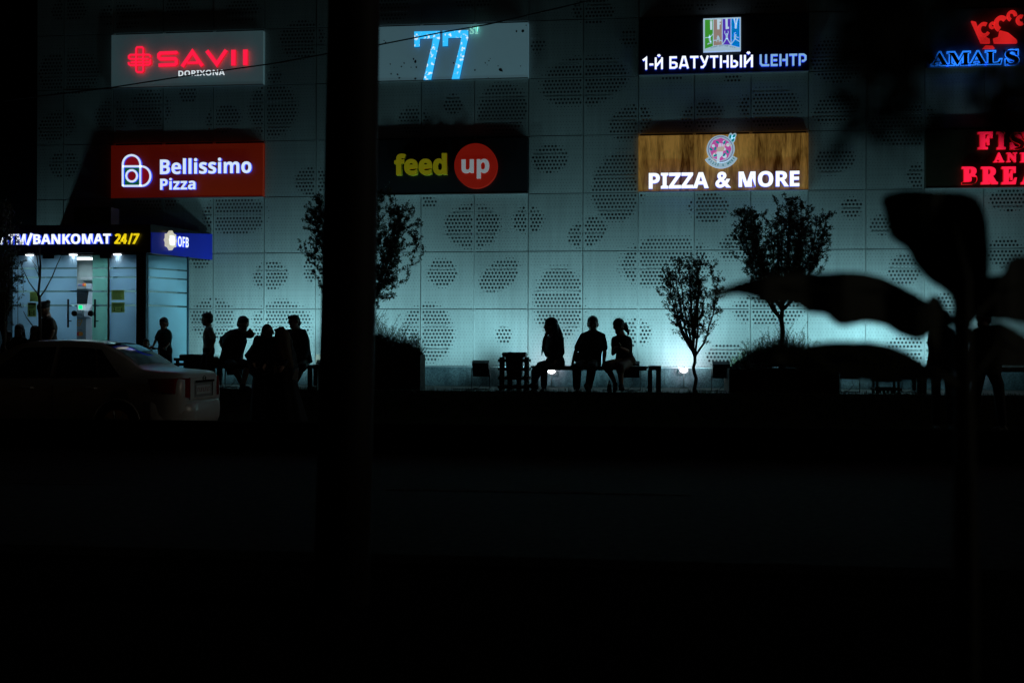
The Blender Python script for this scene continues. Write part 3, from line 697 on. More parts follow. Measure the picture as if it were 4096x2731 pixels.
# ================================================================ ATM KIOSK
YB=-1.82
FRc=U(601,1000,YB)                          # front right corner of the fascia
zt=U(601,897,YB).z; zb=U(601,1010,YB).z
XR=FRc.x; XL=-3.3
kiosk=thing('atm_kiosk','lit glass bank kiosk with black fascia reading ATM/BANKOMAT 24/7','kiosk',((XL+XR)/2,-1.0,0))
FBK=mat('fascia_black',(.006,.006,.007),.35,var=0)
g=MB(); g.hexa([(XL,YB,zb),(XR,YB,zb),(-.02,-.06,zb),(XL,-.06,zb)],[(XL,YB,zt),(XR,YB,zt),(-.02,-.06,zt),(XL,-.06,zt)]); g.build('roof_box',FBK,kiosk)
# blue side fascia with logo, standing just proud of the slanted side
sd=(Vector((-.02,-.06,0))-Vector((XR,YB,0))); sl=sd.length; sd.normalize(); sn=Vector((sd.y,-sd.x,0))
o0=Vector((XR,YB,0))+sn*.012
zs=zt-(zt-zb)*.30
def side(u,z,off=0): return o0+sd*(u*sl)+sn*off+Vector((0,0,z))
def sidebox(mb,u0,u1,za,zc,o1,o2,mi=0,zc2=None):
    zc2=zc if zc2 is None else zc2
    mb.hexa([side(u0,za,o1),side(u0,za,o2),side(u1,za,o2),side(u1,za,o1)],[side(u0,zc,o1),side(u0,zc,o2),side(u1,zc2,o2),side(u1,zc2,o1)],mi)
g=MB(); sidebox(g,.0,1,zb-.01,zb+(zt-zb)*.71,0,.02,0,zb+(zt-zb)*.97); fs_=g.build('blue_fascia',mat('blue_fascia',(.012,.025,.42),.4,var=.05,scale=2,emit=(.01,.03,.6),es=.12),kiosk)
zc=zb+(zt-zb)*.5; u0=.265
g=MB()
star=[(0,.2),(.035,.14),(.08,.125),(.08,.05),(.1,0),(.08,-.05),(.08,-.125),(.035,-.14),(0,-.2),(-.035,-.14),(-.08,-.125),(-.08,-.05),(-.1,0),(-.08,.05),(-.08,.125),(-.035,.14)]
def side_prism(mb,poly,uc,zc_,o1,o2,kx=1.0,kz=1.0):
    n=len(poly); o=len(mb.v)
    for off in (o2,o1):
        for x,z in poly: mb.v.append(tuple(side(uc+x*kx/sl,zc_+z*kz,off)))
    mb.f.append([o+i for i in range(n)]); mb.m.append(0); mb.f.append([o+n+i for i in range(n-1,-1,-1)]); mb.m.append(0)
    for i in range(n):
        j=(i+1)%n; mb.f.append([o+j,o+i,o+n+i,o+n+j]); mb.m.append(0)
side_prism(g,star,u0,zc,.02,.10,1.45,.92); g.build('star_emblem',glow('emblem_cream',(.85,.8,.62),.62),fs_)
g=MB(); side_prism(g,[(x*.62,z*.7) for x,z in star if abs(x)>.03 or abs(z)<.1],u0,zc,.101,.106,1.45,.92); g.build('emblem_core',WF,fs_)
g=MB(); text_to(g,bold('OFB'),0,0,0,0,0,0,0,0,1,frame=lambda u,v,w: tuple(side(u0+.085+.175*u, zc-.10+.195*v, .05+.06*(w+.5)))); g.build('bank_lettering',[WF,WB],fs_)
# fascia lettering
g=MB(); Yl=YB-.06
qz=lambda x,y:(x*600/1882,900+y*600/1882)
text_to(g,bold('ATM'),*qz(2,246),*qz(322,112),Yl,.05,.012,0,1)
for qd in stroke([qz(342,250),qz(398,106)],34*.319): g.prism(pp(qd,Yl),Yl,Yl+.05,0,1)
text_to(g,bold('BANKOMAT'),*qz(416,243),*qz(1390,107),Yl,.05,.016,0,1)
g.build('white_lettering',[WF,WB],kiosk)
g=MB(); YF=glow('lit_yellow',(.95,.72,.01),.85)
text_to(g,bold('24'),*qz(1432,236),*qz(1590,108),Yl,.03,0,0,0,.08)
for qd in stroke([qz(1610,240),qz(1652,104)],14*.319): g.prism(pp(qd,Yl),Yl,Yl+.03)
text_to(g,bold('7'),*qz(1650,236),*qz(1742,106),Yl,.03,.004,0,0,.2)
g.build('yellow_lettering',YF,kiosk)
# soffit downlights
for x in (375,922,1475):
    p=U(*qz(x,356),YB+.12); g=MB(); g.tube([(p.x,p.y,zb+.0),(p.x,p.y,zb-.03)],.075,20); d=g.build('downlight',glow('downlight_glass',(.95,.97,1),4),kiosk)
    g=MB(); g.tube([(p.x,p.y,zb-.001),(p.x,p.y,zb-.02)],.085,20); g.build('downlight_rim',STEEL,d)
    l=spot('downlight_beam',(p.x,p.y,zb-.05),(p.x,p.y,0),3.2,150,1,(.85,.95,1),.05,kiosk)
# glass front
YG=YB+.14
def gx(x): return U(qz(x,700)[0],1150,YG).x
frosted=bpy.data.materials.new('frosted_glass'); frosted.use_nodes=True; n=frosted.node_tree; b=n.nodes['Principled BSDF']
def frost(name,col,mixv):
    M=bpy.data.materials.new(name); M.use_nodes=True; n=M.node_tree; b=n.nodes['Principled BSDF']
    b.inputs['Base Color'].default_value=(*col,1); b.inputs['Roughness'].default_value=.35
    tl=n.nodes.new('ShaderNodeBsdfTranslucent'); mx=n.nodes.new('ShaderNodeMixShader'); mx.inputs[0].default_value=mixv
    tc=n.nodes.new('ShaderNodeTexCoord'); nz=n.nodes.new('ShaderNodeTexNoise'); nz.inputs['Scale'].default_value=1.3; n.links.new(tc.outputs['Object'],nz.inputs['Vector'])
    cr=n.nodes.new('ShaderNodeValToRGB'); cr.color_ramp.elements[0].position=.3; cr.color_ramp.elements[1].position=.7
    cr.color_ramp.elements[0].color=(*[c*.8 for c in col],1); cr.color_ramp.elements[1].color=(*col,1)
    n.links.new(nz.outputs[0],cr.inputs[0]); n.links.new(cr.outputs[0],tl.inputs[0])
    n.links.new(b.outputs[0],mx.inputs[1]); n.links.new(tl.outputs[0],mx.inputs[2]); n.links.new(mx.outputs[0],n.nodes['Material Output'].inputs['Surface'])
    return M
FROST=frost('frosted_film_glass',(.6,.79,.92),.72)
def clearglass(name,col):
    M=bpy.data.materials.new(name); M.use_nodes=True; n=M.node_tree
    gl=n.nodes.new('ShaderNodeBsdfGlossy'); gl.inputs['Roughness'].default_value=.02; tp=n.nodes.new('ShaderNodeBsdfTransparent'); tp.inputs[0].default_value=(*col,1)
    fr=n.nodes.new('ShaderNodeFresnel'); fr.inputs[0].default_value=1.45; mx=n.nodes.new('ShaderNodeMixShader')
    n.links.new(fr.outputs[0],mx.inputs[0]); n.links.new(tp.outputs[0],mx.inputs[1]); n.links.new(gl.outputs[0],mx.inputs[2]); n.links.new(mx.outputs[0],n.nodes['Material Output'].inputs['Surface'])
    return M
CLEAR=clearglass('clear_glass',(.75,.92,.9))
stripes=[(543,9),(657,9),(832,10),(1008,10)]
zq=lambda y:U(300,900+y*600/1882,YG).z
def pane(name,x0,x1,Y,parent,z0=.02,z1=None,f=FROST):
    """frosted pane with clear strips: two materials on one sheet"""
    g=MB(); z1=zb-.0 if z1 is None else z1
    edges=sorted([z0,z1]+[zq(y+s*w) for y,w in stripes for s in (-1,1)])
    for i in range(len(edges)-1):
        g.box((x0,Y,edges[i]),(x1,Y+.01,edges[i+1]),i%2)
    return g.build(name,[f,CLEAR],parent)
xa,xd1,xg,xr0,xr1,xf0,xf1=[gx(v) for v in (228,570,968,1150,1358,1372,1716)]
pane('glass_panel',XL+.06,xa-.02,YG,kiosk); pane('glass_panel',xa,xd1-.01,YG,kiosk); pane('glass_panel',xf0,xf1,YG,kiosk)
GREENF=frost('door_film_glass',(.50,.8,.74),.75)
dl=pane('door',xd1,xg,YG-.02,kiosk); dr=pane('door',xr0,xr1,YG+.03,kiosk,f=GREENF)
def handle(x,parent,y):
    z0=zq(1285); z1=zq(932); g=MB(); g.tube([(x,y,z0),(x,y,z1)],.019,10)
    for zz in (z0+.12,z1-.12): g.tube([(x,y,zz),(x+.02,y+.09,zz)],.01,8)
    g.build('handle',DARK,parent)
handle(gx(890),dl,YG-.1); handle(gx(1212),dr,YG-.06); handle(gx(1140),dr,YG+.12)
for x,p_ in ((gx(948),dl),(gx(1152),dr)):
    g=MB(); z=zq(1110); g.tube([(x,YG-.05,z),(x,YG-.02,z)],.055,14); g.build('lock',DARK,p_)
for x in (gx(615),gx(1335)):
    g=MB(); g.box((x-.11,YG-.04,zb-.09),(x+.11,YG+.04,zb-.02)); g.build('door_hinge',DARK,kiosk)
xm=gx(1365); g=MB(); g.box((xm-.018,YG-.015,0),(xm+.018,YG+.03,zb)); g.build('mullion',STEEL,kiosk)
xm=gx(566); g=MB(); g.box((xm-.006,YG+.015,0),(xm+.006,YG+.03,zb)); g.build('mullion',ALU,kiosk)
g=MB(); x=gx(1722); g.box((x,YB+.1,0),(gx(1802),YG+.06,zb)); g.build('corner_post',BLK,kiosk)
g=MB(); x=gx(1804); g.box((x,YG-.02,0),(gx(1838),YG+.08,zb)); g.build('corner_cladding',gm,kiosk)
g=MB(); g.box((XL+.05,YG-.02,zb-.03),(xf1,YG+.04,zb-.001)); g.build('top_rail',DARK,kiosk)
# side glass wall on the slanted side
sA=Vector((gx(1840),YG+.06,0)); sB=U(752,1200,-.80); sB.z=0
sdv=(sB-sA); L2=sdv.length; sdv.normalize(); snv=Vector((sdv.y,-sdv.x,0))
def sw(u,z,o=0): return sA+sdv*u*L2+snv*o+Vector((0,0,z))
def swbox(mb,u0,u1,z0,z1,o1,o2,mi=0): mb.hexa([sw(u0,z0,o1),sw(u0,z0,o2),sw(u1,z0,o2),sw(u1,z0,o1)],[sw(u0,z1,o1),sw(u0,z1,o2),sw(u1,z1,o2),sw(u1,z1,o1)],mi)
SIDEF=frost('side_film_glass',(.55,.83,.92),.78)
g=MB(); edges=sorted([.02,zb-.03]+[zq(y+s*w)-.0 for y,w in stripes for s in (-1,1)])
for i in range(len(edges)-1): swbox(g,0,.97,edges[i],edges[i+1],-.01,0,i%2)
g.build('side_glass',[SIDEF,CLEAR],kiosk)
g=MB(); swbox(g,.97,1.0,0,zb-.005,-.04,.03); g.build('side_frame',mat('teal_frame',(.02,.06,.09),.4,.3),kiosk)
# interior
INW=mat('interior_white',(.3,.34,.34),.7,var=.05); 
g=MB(); g.box((XL+.05,-.32,.0),(sB.x-.42,-.3,zb-.02)); g.build('back_wall',INW,kiosk)
g=MB(); g.box((XL+.05,YG+.2,zb-.03),(sB.x-.45,-.33,zb-.012)); g.build('ceiling',INW,kiosk)
g=MB(); g.box((XL+.05,YG+.2,.001),(sB.x-.45,-.33,.02)); g.build('floor',mat('kiosk_tile',(.3,.3,.3),.4),kiosk)
g=MB(); g.box((XL+.05,YG+.2,0),(XL+.054,-.32,zb-.03)); g.build('end_wall',INW,kiosk)
for x0,x1 in ((780,1140),):
    a=U(*qz(x0,380),-1.15).x; b=U(*qz(x1,380),-1.15).x
    g=MB(); g.box((a,-1.2,zb-.075),(b,-1.08,zb-.035)); g.build('ceiling_light',glow('tube_light',(.9,1,1),2.5),kiosk)
for xx in (-1.3,-2.4):
    l=bpy.data.lights.new('kiosk_light','AREA'); l.energy=11; l.shape='RECTANGLE'; l.size=1.2; l.size_y=.3; l.color=(.66,.9,1)
    o=bpy.data.objects.new('kiosk_light',l); COL.objects.link(o); o.parent=kiosk; o.matrix_local=Matrix.Translation(Vector((xx,-1.05,zb-.09))-kiosk.location)
g=MB(); e1=Vector((sB.x-.42,-.3,0)); g.hexa([sB+Vector((-.03,.03,.02)),sB+Vector((-.02,.05,.02)),e1+Vector((.02,0,.02)),e1+Vector((0,-.02,.02))],[sB+Vector((-.03,.03,zb-.03)),sB+Vector((-.02,.05,zb-.03)),e1+Vector((.02,0,zb-.03)),e1+Vector((0,-.02,zb-.03))]); g.build('rear_return',DARK,kiosk)
# air conditioner outdoor unit on the kiosk roof
a=U(300,930,-.9); b=U(448,930,-.9); zt2=zt+ .43
ac=thing('air_conditioner','dark outdoor air conditioner unit on the flat kiosk roof','air conditioner',((a.x+b.x)/2,-.9,zt))
ACM=mat('ac_casing',(.12,.11,.1),.6)
g=MB(); g.box((a.x,-.95,zt+.05),(b.x,-.6,zt2)); g.box((a.x+.05,-.92,zt),(a.x+.1,-.63,zt+.05)); g.box((b.x-.1,-.92,zt),(b.x-.05,-.63,zt+.05)); g.build('casing',ACM,ac)
cx=a.x+.26; cz=zt+.24; g=MB(); g.tube([(cx,-.951,cz),(cx,-.962,cz)],.165,24)
g.build('fan_well',BLK,ac)
g=MB()
for rr in (.05,.1,.155):
    g.tube([(cx+rr*math.cos(q*.2618),-.966,cz+rr*math.sin(q*.2618)) for q in range(25)],.004,5)
g.build('fan_grille',DARK,ac)
# cash machine inside
am=thing('cash_machine','white cash machine with green screen seen through the open kiosk door','cash machine',(U(330,1300,-.75).x,-.75,.02))
def az(y): return U(330,900+y*600/1882,-.9).z
def ax(x): return U(qz(x,0)[0],1150,-.9).x
wl=mat('atm_white',(.22,.25,.27),.4,var=.03)
x0,x1=ax(860),ax(1098)
prof=[(-.9,.02),(-.9,az(1165)),(-.97,az(1150)),(-.97,az(1075)),(-.86,az(990)),(-.80,az(835)),(-.9,az(800)),(-.9,az(733)),(-.45,az(733)),(-.45,.02)]
g=MB(); g.loft([[(x0,y,z) for y,z in prof],[(x1,y,z) for y,z in prof]]); body=g.build('body',wl,am)
g=MB(); g.loft([[(x1+.002,y-.06,z) for y,z in prof],[(x1+.06,y+.02,z) for y,z in prof]]); g.build('side_fin',mat('atm_side',(.28,.31,.36),.35,var=0),am)
g=MB(); g.box((x0+.02,-.868,az(985)),(x1-.02,-.81,az(842))); g.build('screen',mat('atm_screen',(.01,.012,.015),.2,var=0),am)
g=MB(); g.box((ax(1015),-.985,az(1055)),(ax(1058),-.972,az(1008))); g.build('green_display',glow('green_lcd',(.0,.9,.25),.9),am)
g=MB(); g.box((ax(965),-.985,az(1065)),(ax(1000),-.972,az(1005))); g.build('card_slot',mat('atm_grey',(.12,.13,.15),.5,var=0),am)
g=MB(); g.box((ax(975),-1.0,az(1110)),(ax(1050),-.972,az(1070))); g.build('keypad',STEEL,am)
g=MB(); text_to(g,bold('VISA'),*qz(980,762),*qz(1026,746),-.905,.006,0,0,0); g.build('card_logo',mat('visa_blue',(.03,.06,.3),.5,var=0),am)
for yy,s in ((750,1),(1365,1.4)):
    for dx,c in ((-9*s,(.6,.02,.03)),(9*s,(.7,.22,.02))):
        p=U(*qz((1062 if yy<900 else 1003)+dx,yy),-.9); r_=.04*s; yv=-.906-(.003 if dx>0 else 0)
        g=MB(); g.tube([(p.x,yv,p.z),(p.x,-.9,p.z)],r_*.75,16); g.build('card_logo',mat('circle_logo',c,.5,var=0),am)
g=MB(); ac_=lambda x,y:qz(x,y)
for pl in ([(970,1190),(1035,1190)],[(975,1190),(972,1260),(1000,1262),(1030,1195)],[(970,1225),(1005,1225)]):
    for qd in stroke([qz(*p) for p in pl],10*.319): g.prism(pp(qd,-.905),-.905,-.9)
g.build('orange_mark',mat('orange_mark',(.45,.2,.03),.5,var=0),am)
g=MB()
for yy in (1316,1412,1436):
    for qd in stroke([qz(970,yy),qz(1032,yy)],6*.319): g.prism(pp(qd,-.903),-.903,-.9)
g.build('label_lines',mat('label_grey',(.1,.1,.11),.6,var=0),am)
# indoor unit and camera on the back wall
p=U(*qz(1110,560),-.32); t=thing('wall_unit','white indoor air conditioner on the kiosk back wall','air conditioner',(p.x,-.4,p.z))
g=MB(); g.box((p.x-.1,-.5,p.z-.22),(p.x+.6,-.322,p.z+.2)); g.build('casing',mat('unit_casing',(.2,.24,.24),.5),t)
g=MB(); g.box((p.x-.07,-.505,p.z-.2),(p.x+.57,-.501,p.z-.16)); g.build('vent',STEEL,t)
p=U(*qz(1022,635),-.32); t=thing('wall_socket_box','small white box with round socket on the kiosk back wall','box',(p.x,-.34,p.z))
g=MB(); g.box((p.x-.06,-.36,p.z-.08),(p.x+.06,-.321,p.z+.08)); g.build('casing',INW,t)
g=MB(); g.tube([(p.x,-.361,p.z),(p.x,-.37,p.z)],.03,14); g.build('socket',DARK,t)
# paper notices stuck to the glass
NM=frost('yellow_paper',(.78,.74,.33),.8); INK=mat('ink',(.09,.09,.04),.8,var=0)
def notice(x0,y0,x1,y1,label,kind):
    a=U(*qz(x0,y1),YG-.012); b=U(*qz(x1,y0),YG-.012)
    t=thing('paper_notice',label,'notice',((a.x+b.x)/2,YG-.012,a.z),'paper notices stuck on the kiosk glass')
    g=MB(); g.box((a.x,YG-.006,a.z),(b.x,YG-.002,b.z)); g.build('sheet',NM,t)
    g=MB(); w=b.x-a.x; h=b.z-a.z
    def bar(u0,u1,v0,v1): g.box((a.x+w*u0,YG-.009,a.z+h*v0),(a.x+w*u1,YG-.007,a.z+h*v1))
    if kind==0:
        for k in range(9): bar(.1,.9-.25*rnd.random(),.12+k*.085,.14+k*.085)
    elif kind==1:
        bar(.08,.92,.8,.83);bar(.12,.88,.7,.72);bar(.2,.26,.2,.5);bar(.74,.8,.2,.5);bar(.28,.72,.34,.38)
        bar(.17,.29,.12,.18); bar(.71,.83,.12,.18)
    else:
        bar(.06,.94,.84,.97); bar(.15,.8,.7,.73); bar(.15,.7,.62,.65); bar(.2,.3,.1,.45); bar(.7,.8,.1,.45); bar(.35,.65,.26,.29)
    g.build('print',INK,t)
notice(1397,815,1558,940,'upper yellow notice of text on the right kiosk pane',0)
notice(1398,970,1562,1098,'lower yellow notice with distance pictogram on the right kiosk pane',1)
notice(372,838,480,960,'yellow notice on the left kiosk pane, half behind leaves',0)
notice(343,972,452,1150,'tall yellow notice with dark heading on the left kiosk pane',2)

# ================================================================ BENCHES
BY0,BY1=-2.05,-1.62
def bench(label,xl,xr,ytop,ybot,posts,frame=None):
    a=U(xl,ytop,BY0); b=U(xr,ytop,BY0); zt_=U((xl+xr)/2,ytop,BY0).z; zb_=U((xl+xr)/2,ybot,BY0).z
    t=thing('bench',label,'bench',((a.x+b.x)/2,(BY0+BY1)/2,0),'long plank benches along the plaza')
    g=MB()
    for k in range(4):
        y=BY0+k*.11; g.box((a.x,y,zt_-.03),(b.x,y+.095,zt_))
    g.build('seat',WOODD,t)
    g=MB(); g.box((a.x+.02,BY0+.03,zb_),(b.x-.02,BY0+.07,zt_-.032)); g.box((a.x+.02,BY1-.07,zb_),(b.x-.02,BY1-.03,zt_-.032)); g.build('rail',DARK,t)
    for p0,p1 in posts:
        x0=U(p0,1500,BY0).x; x1=U(p1,1500,BY0).x
        g=MB()
        g.box((x0,BY0+.002,0),(x1,BY0+.07,zb_)); g.box((x0,BY1-.07,0),(x1,BY1-.002,zb_)); g.box((x0,BY0+.07,.0),(x1,BY1-.07,.05))
        g.build('leg',DARK,t)
    if frame:
        x0=U(frame[0],1500,BY0).x; x1=U(frame[1],1500,BY0).x; zf=zt_+.012
        g=MB(); g.box((x0,BY0+.1,zf-.075),(x1,BY1,zf)); g.box((x1-.085,BY0+.1,0),(x1,BY0+.2,zf-.076)); g.box((x1-.085,BY1-.1,0),(x1,BY1,zf-.076))
        g.build('end_frame',BENCHG,t)
    return t
X4=lambda x:2050+x/3.618
Y4=lambda y:1230+y/3.618
X3=lambda x:780+x/3.267
Y3=lambda y:1200+y/3.267
bench('bench with grey end frame where the three friends sit apart',X4(265),X4(1960),Y4(850),Y4(908),[(X4(268),X4(345)),(X4(1957),X4(2022))],(X4(1962),X4(2150)))
bench('bench where the leaning man sits, with a green bag at one end',X3(90),X3(1530),Y3(845),Y3(897),[(X3(185),X3(245)),(X3(1470),X3(1522))],(X3(1526),X3(1660)))
bench('rightmost bench behind the two walking people and the dark leaves',3668,4330,1469,1488,[(3669,3689),(3692,3707),(4240,4260)])
# ================================================================ SLATTED LITTER BINS
def slat_bin(label,xl,xr,ytop,Y,rails,top_over=True):
    a=U(xl,1500,Y).x; b=U(xr,1500,Y).x; zt_=U((xl+xr)/2,ytop,Y).z
    d=.42; t=thing('litter_bin',label,'litter bin',((a+b)/2,Y+d/2,0),'litter bins in slatted frames')
    w=b-a; i0=a+w*.17; i1=b-w*.16
    z3=U((xl+xr)/2,rails[2],Y).z
    for x,zp in ((a+w*.05,zt_-.075),(a+w*.31,z3),(b-w*.39,z3),(b-w*.14,zt_-.075)):
        for y_ in (Y+.02,Y+d-.06):
            g=MB(); g.box((x,y_,0),(x+w*.09,y_+.04,zp)); g.build('post',WOODD,t)
    for yy in rails:
        g=MB()
        z=U((xl+xr)/2,yy,Y).z
        g.box((a,Y-.004,z-.026),(b,Y+.018,z+.026)); g.box((a,Y+d-.018,z-.026),(b,Y+d+.004,z+.026))
        g.box((a-.004,Y+.02,z-.024),(a+.016,Y+d-.02,z+.024)); g.box((b-.016,Y+.02,z-.024),(b+.004,Y+d-.02,z+.024))
        g.build('rail',WOODD,t)
    g=MB(); n=28
    def ring(s,z,jit):
        out=[]
        for k in range(n):
            q=2*math.pi*k/n; cx=math.cos(q); cy=math.sin(q); m_=max(abs(cx),abs(cy))**.75
            j=1+jit*noise.noise((cx*3,cy*3,z*9))
            out.append(((i0+i1)/2+(i1-i0)/2*s*cx/m_*j, Y+d/2+(d/2-.065)*s*cy/m_*j, z+jit*.12*noise.noise((cx*5,cy*5,4))))
        return out
    zb_=.2
    g.loft([ring(.72,zb_,.03),ring(.80,zb_+.1,.03),ring(.86,zt_-.14,.05),ring(.9,zt_-.07,.1)]); g.build('bin_liner',mat('bin_bag',(.012,.012,.014),.35,bump=.4,scale=20),t)
    g=MB(); g.loft([ring(1.1,zt_-.075,.06),ring(1.2,zt_-.045,.08),ring(1.19,zt_-.01,.1),ring(1.1,zt_+.008,.1),ring(.9,zt_-.02,.08)]); g.build('bag_rim',mat('bag_rim',(.012,.012,.014),.35,bump=.4,scale=20),t)
    return t
Z6=lambda x,y:(1100+x*Z,850+y*Z)
slat_bin('slatted litter bin with black bag beside the three friends bench',Z6(1552,0)[0],Z6(1765,0)[0],Z6(0,977)[1],-2.0,[Z6(0,q)[1] for q in (1032,1092,1155,1216)])
slat_bin('slatted litter bin with black bag behind the white car',500+765/3.92,500+1240/3.92,1200+860/3.92,-1.9,[1200+q/3.92 for q in (930,1010,1090,1170)])
slat_bin('slatted litter bin mostly hidden behind the lowest dark leaf',3501,3606,1450,-2.1,[1487,1520,1557])

# ================================================================ PLANTERS AND GRASSES
CORT=mat('planter_rust',(.05,.032,.022),.85,bump=.2,scale=12)
SOIL=mat('soil',(.02,.016,.012),.95,bump=.4,scale=20)
def planter(label,x0,x1,y0,y1,h,M=CORT):
    t=thing('planter',label,'planter',((x0+x1)/2,(y0+y1)/2,0)); g=MB(); w=.04
    g.box((x0,y0,0),(x1,y0+w,h)); g.box((x0,y1-w,0),(x1,y1,h)); g.box((x0,y0+w,0),(x0+w,y1-w,h)); g.box((x1-w,y0+w,0),(x1,y1-w,h))
    g.build('box',M,t)
    g=MB(); g.box((x0+w,y0+w,.02),(x1-w,y1-w,h-.05)); g.build('soil',SOIL,t)
    return t
def grass_mass(label,spots,n,hfun,M=GRASSM,name='ornamental_grass',loc=None):
    g=MB()
    for i in range(n):
        x,y,z=spots(); h=hfun(x)*rnd.uniform(.55,1.1); az=rnd.uniform(0,6.28)
        blade(g,(x,y,z),h,h*rnd.uniform(.15,.9),az,rnd.uniform(.006,.014),5)
    # seed heads
    for i in range(n//22):
        x,y,z=spots(); h=hfun(x)*rnd.uniform(1.0,1.5); az=rnd.uniform(0,6.28); ln=h*.35
        pts=[Vector((x+math.cos(az)*ln*(t/6)**2,y+math.sin(az)*ln*(t/6)**2,z+h*(t/6))) for t in range(7)]
        g.tube(pts,[.002]*7,4)
        for q in range(9):
            p=pts[-1]-(pts[-1]-pts[-3])*rnd.uniform(0,1); dv=Vector((rnd.uniform(-1,1),rnd.uniform(-1,1),rnd.uniform(0,1)))*.03
            g.tube([p,p+dv],[.0025,.004],4)
    o=g.build(name,M,None); return tag(o,label,'plant')
pA=-2.0
xa_=U(1335,1450,pA).x; xb_=U(1681,1450,pA).x; hA=U(1600,1418,pA).z
planter('rust-brown planter box right of the tall pole, overflowing with grass',xa_,xb_,pA,-1.56,hA)
def spA():
    x=xa_+.05+(xb_-xa_-.08)*rnd.random(); return (x,rnd.uniform(pA+.05,-1.6),hA-.06)
grass_mass('arching ornamental grass spilling over the planter beside the tall pole',spA,3200,lambda x:.18+.46*max(0,min(1,(xb_-x)/.95))**.8,loc=None)
def spA2():
    x=xa_+.05+(xb_-xa_-.05)*rnd.random(); return (x,rnd.uniform(pA+.03,-1.6),hA-.05)
pC=-2.2
xc0=U(2917,1500,pC).x; xc1=U(3358,1500,pC).x; hC=U(3100,1478,pC).z
planter('large rust-brown planter under the bigger round-headed tree',xc0,xc1,pC,-.9,hC)
def mound(x): 
    u=(x-xc0)/(xc1-xc0); return hC-.06+.33*math.sin(math.pi*min(1,max(0,u*1.05)))**.8
g=MB(); nxm=26; nym=12
for j in range(nym+1):
    for i in range(nxm+1):
        x=xc0+.04+(xc1-xc0-.08)*i/nxm; y=pC+.04+(1.22)*j/nym; v=math.sin(math.pi*(j+.6)/(nym+1.2))**.6
        g.v.append((x,y,hC-.06+(mound(x)-hC+.06)*v+.03*noise.noise((x*5,y*5,1))))
for j in range(nym):
    for i in range(nxm):
        a=j*(nxm+1)+i; g.f.append([a,a+1,a+nxm+2,a+nxm+1]); g.m.append(0)
tag(g.build('ground_cover_mound',mat('ground_cover',(.022,.03,.014),.9,var=.5,bump=.5,scale=14),smooth=True),'dense dark mound of ground cover filling the large planter','plant')
def spC():
    x=xc0+.03+(xc1-xc0-.06)*rnd.random(); y=pC+.05+1.2*rnd.random(); v=math.sin(math.pi*((y-pC)/1.3))**.6; return (x,y,hC-.08+(mound(x)-hC+.06)*v)
grass_mass('tall wispy grass with seed heads around the round-headed tree trunk',spC,2600,lambda x:.14+.30*math.exp(-((x-(xc0+xc1)/2-.1)/.55)**2)+.05*noise.noise((x*4,0,0)))
# small pot left of the pole
q=U(X3(1578),Y3(712),-.9); q2_=U(X3(1578)+64,Y3(712),-.9)
planter('small square planter pot between bench end and the tall pole',q.x,q2_.x,-.9,-.5,q.z)
def spP(): return (q.x+.04+.2*rnd.random(),-.7+.1*rnd.random(),q.z-.05)
grass_mass('few spindly stems growing in the small pot by the pole',spP,16,lambda x:.22)

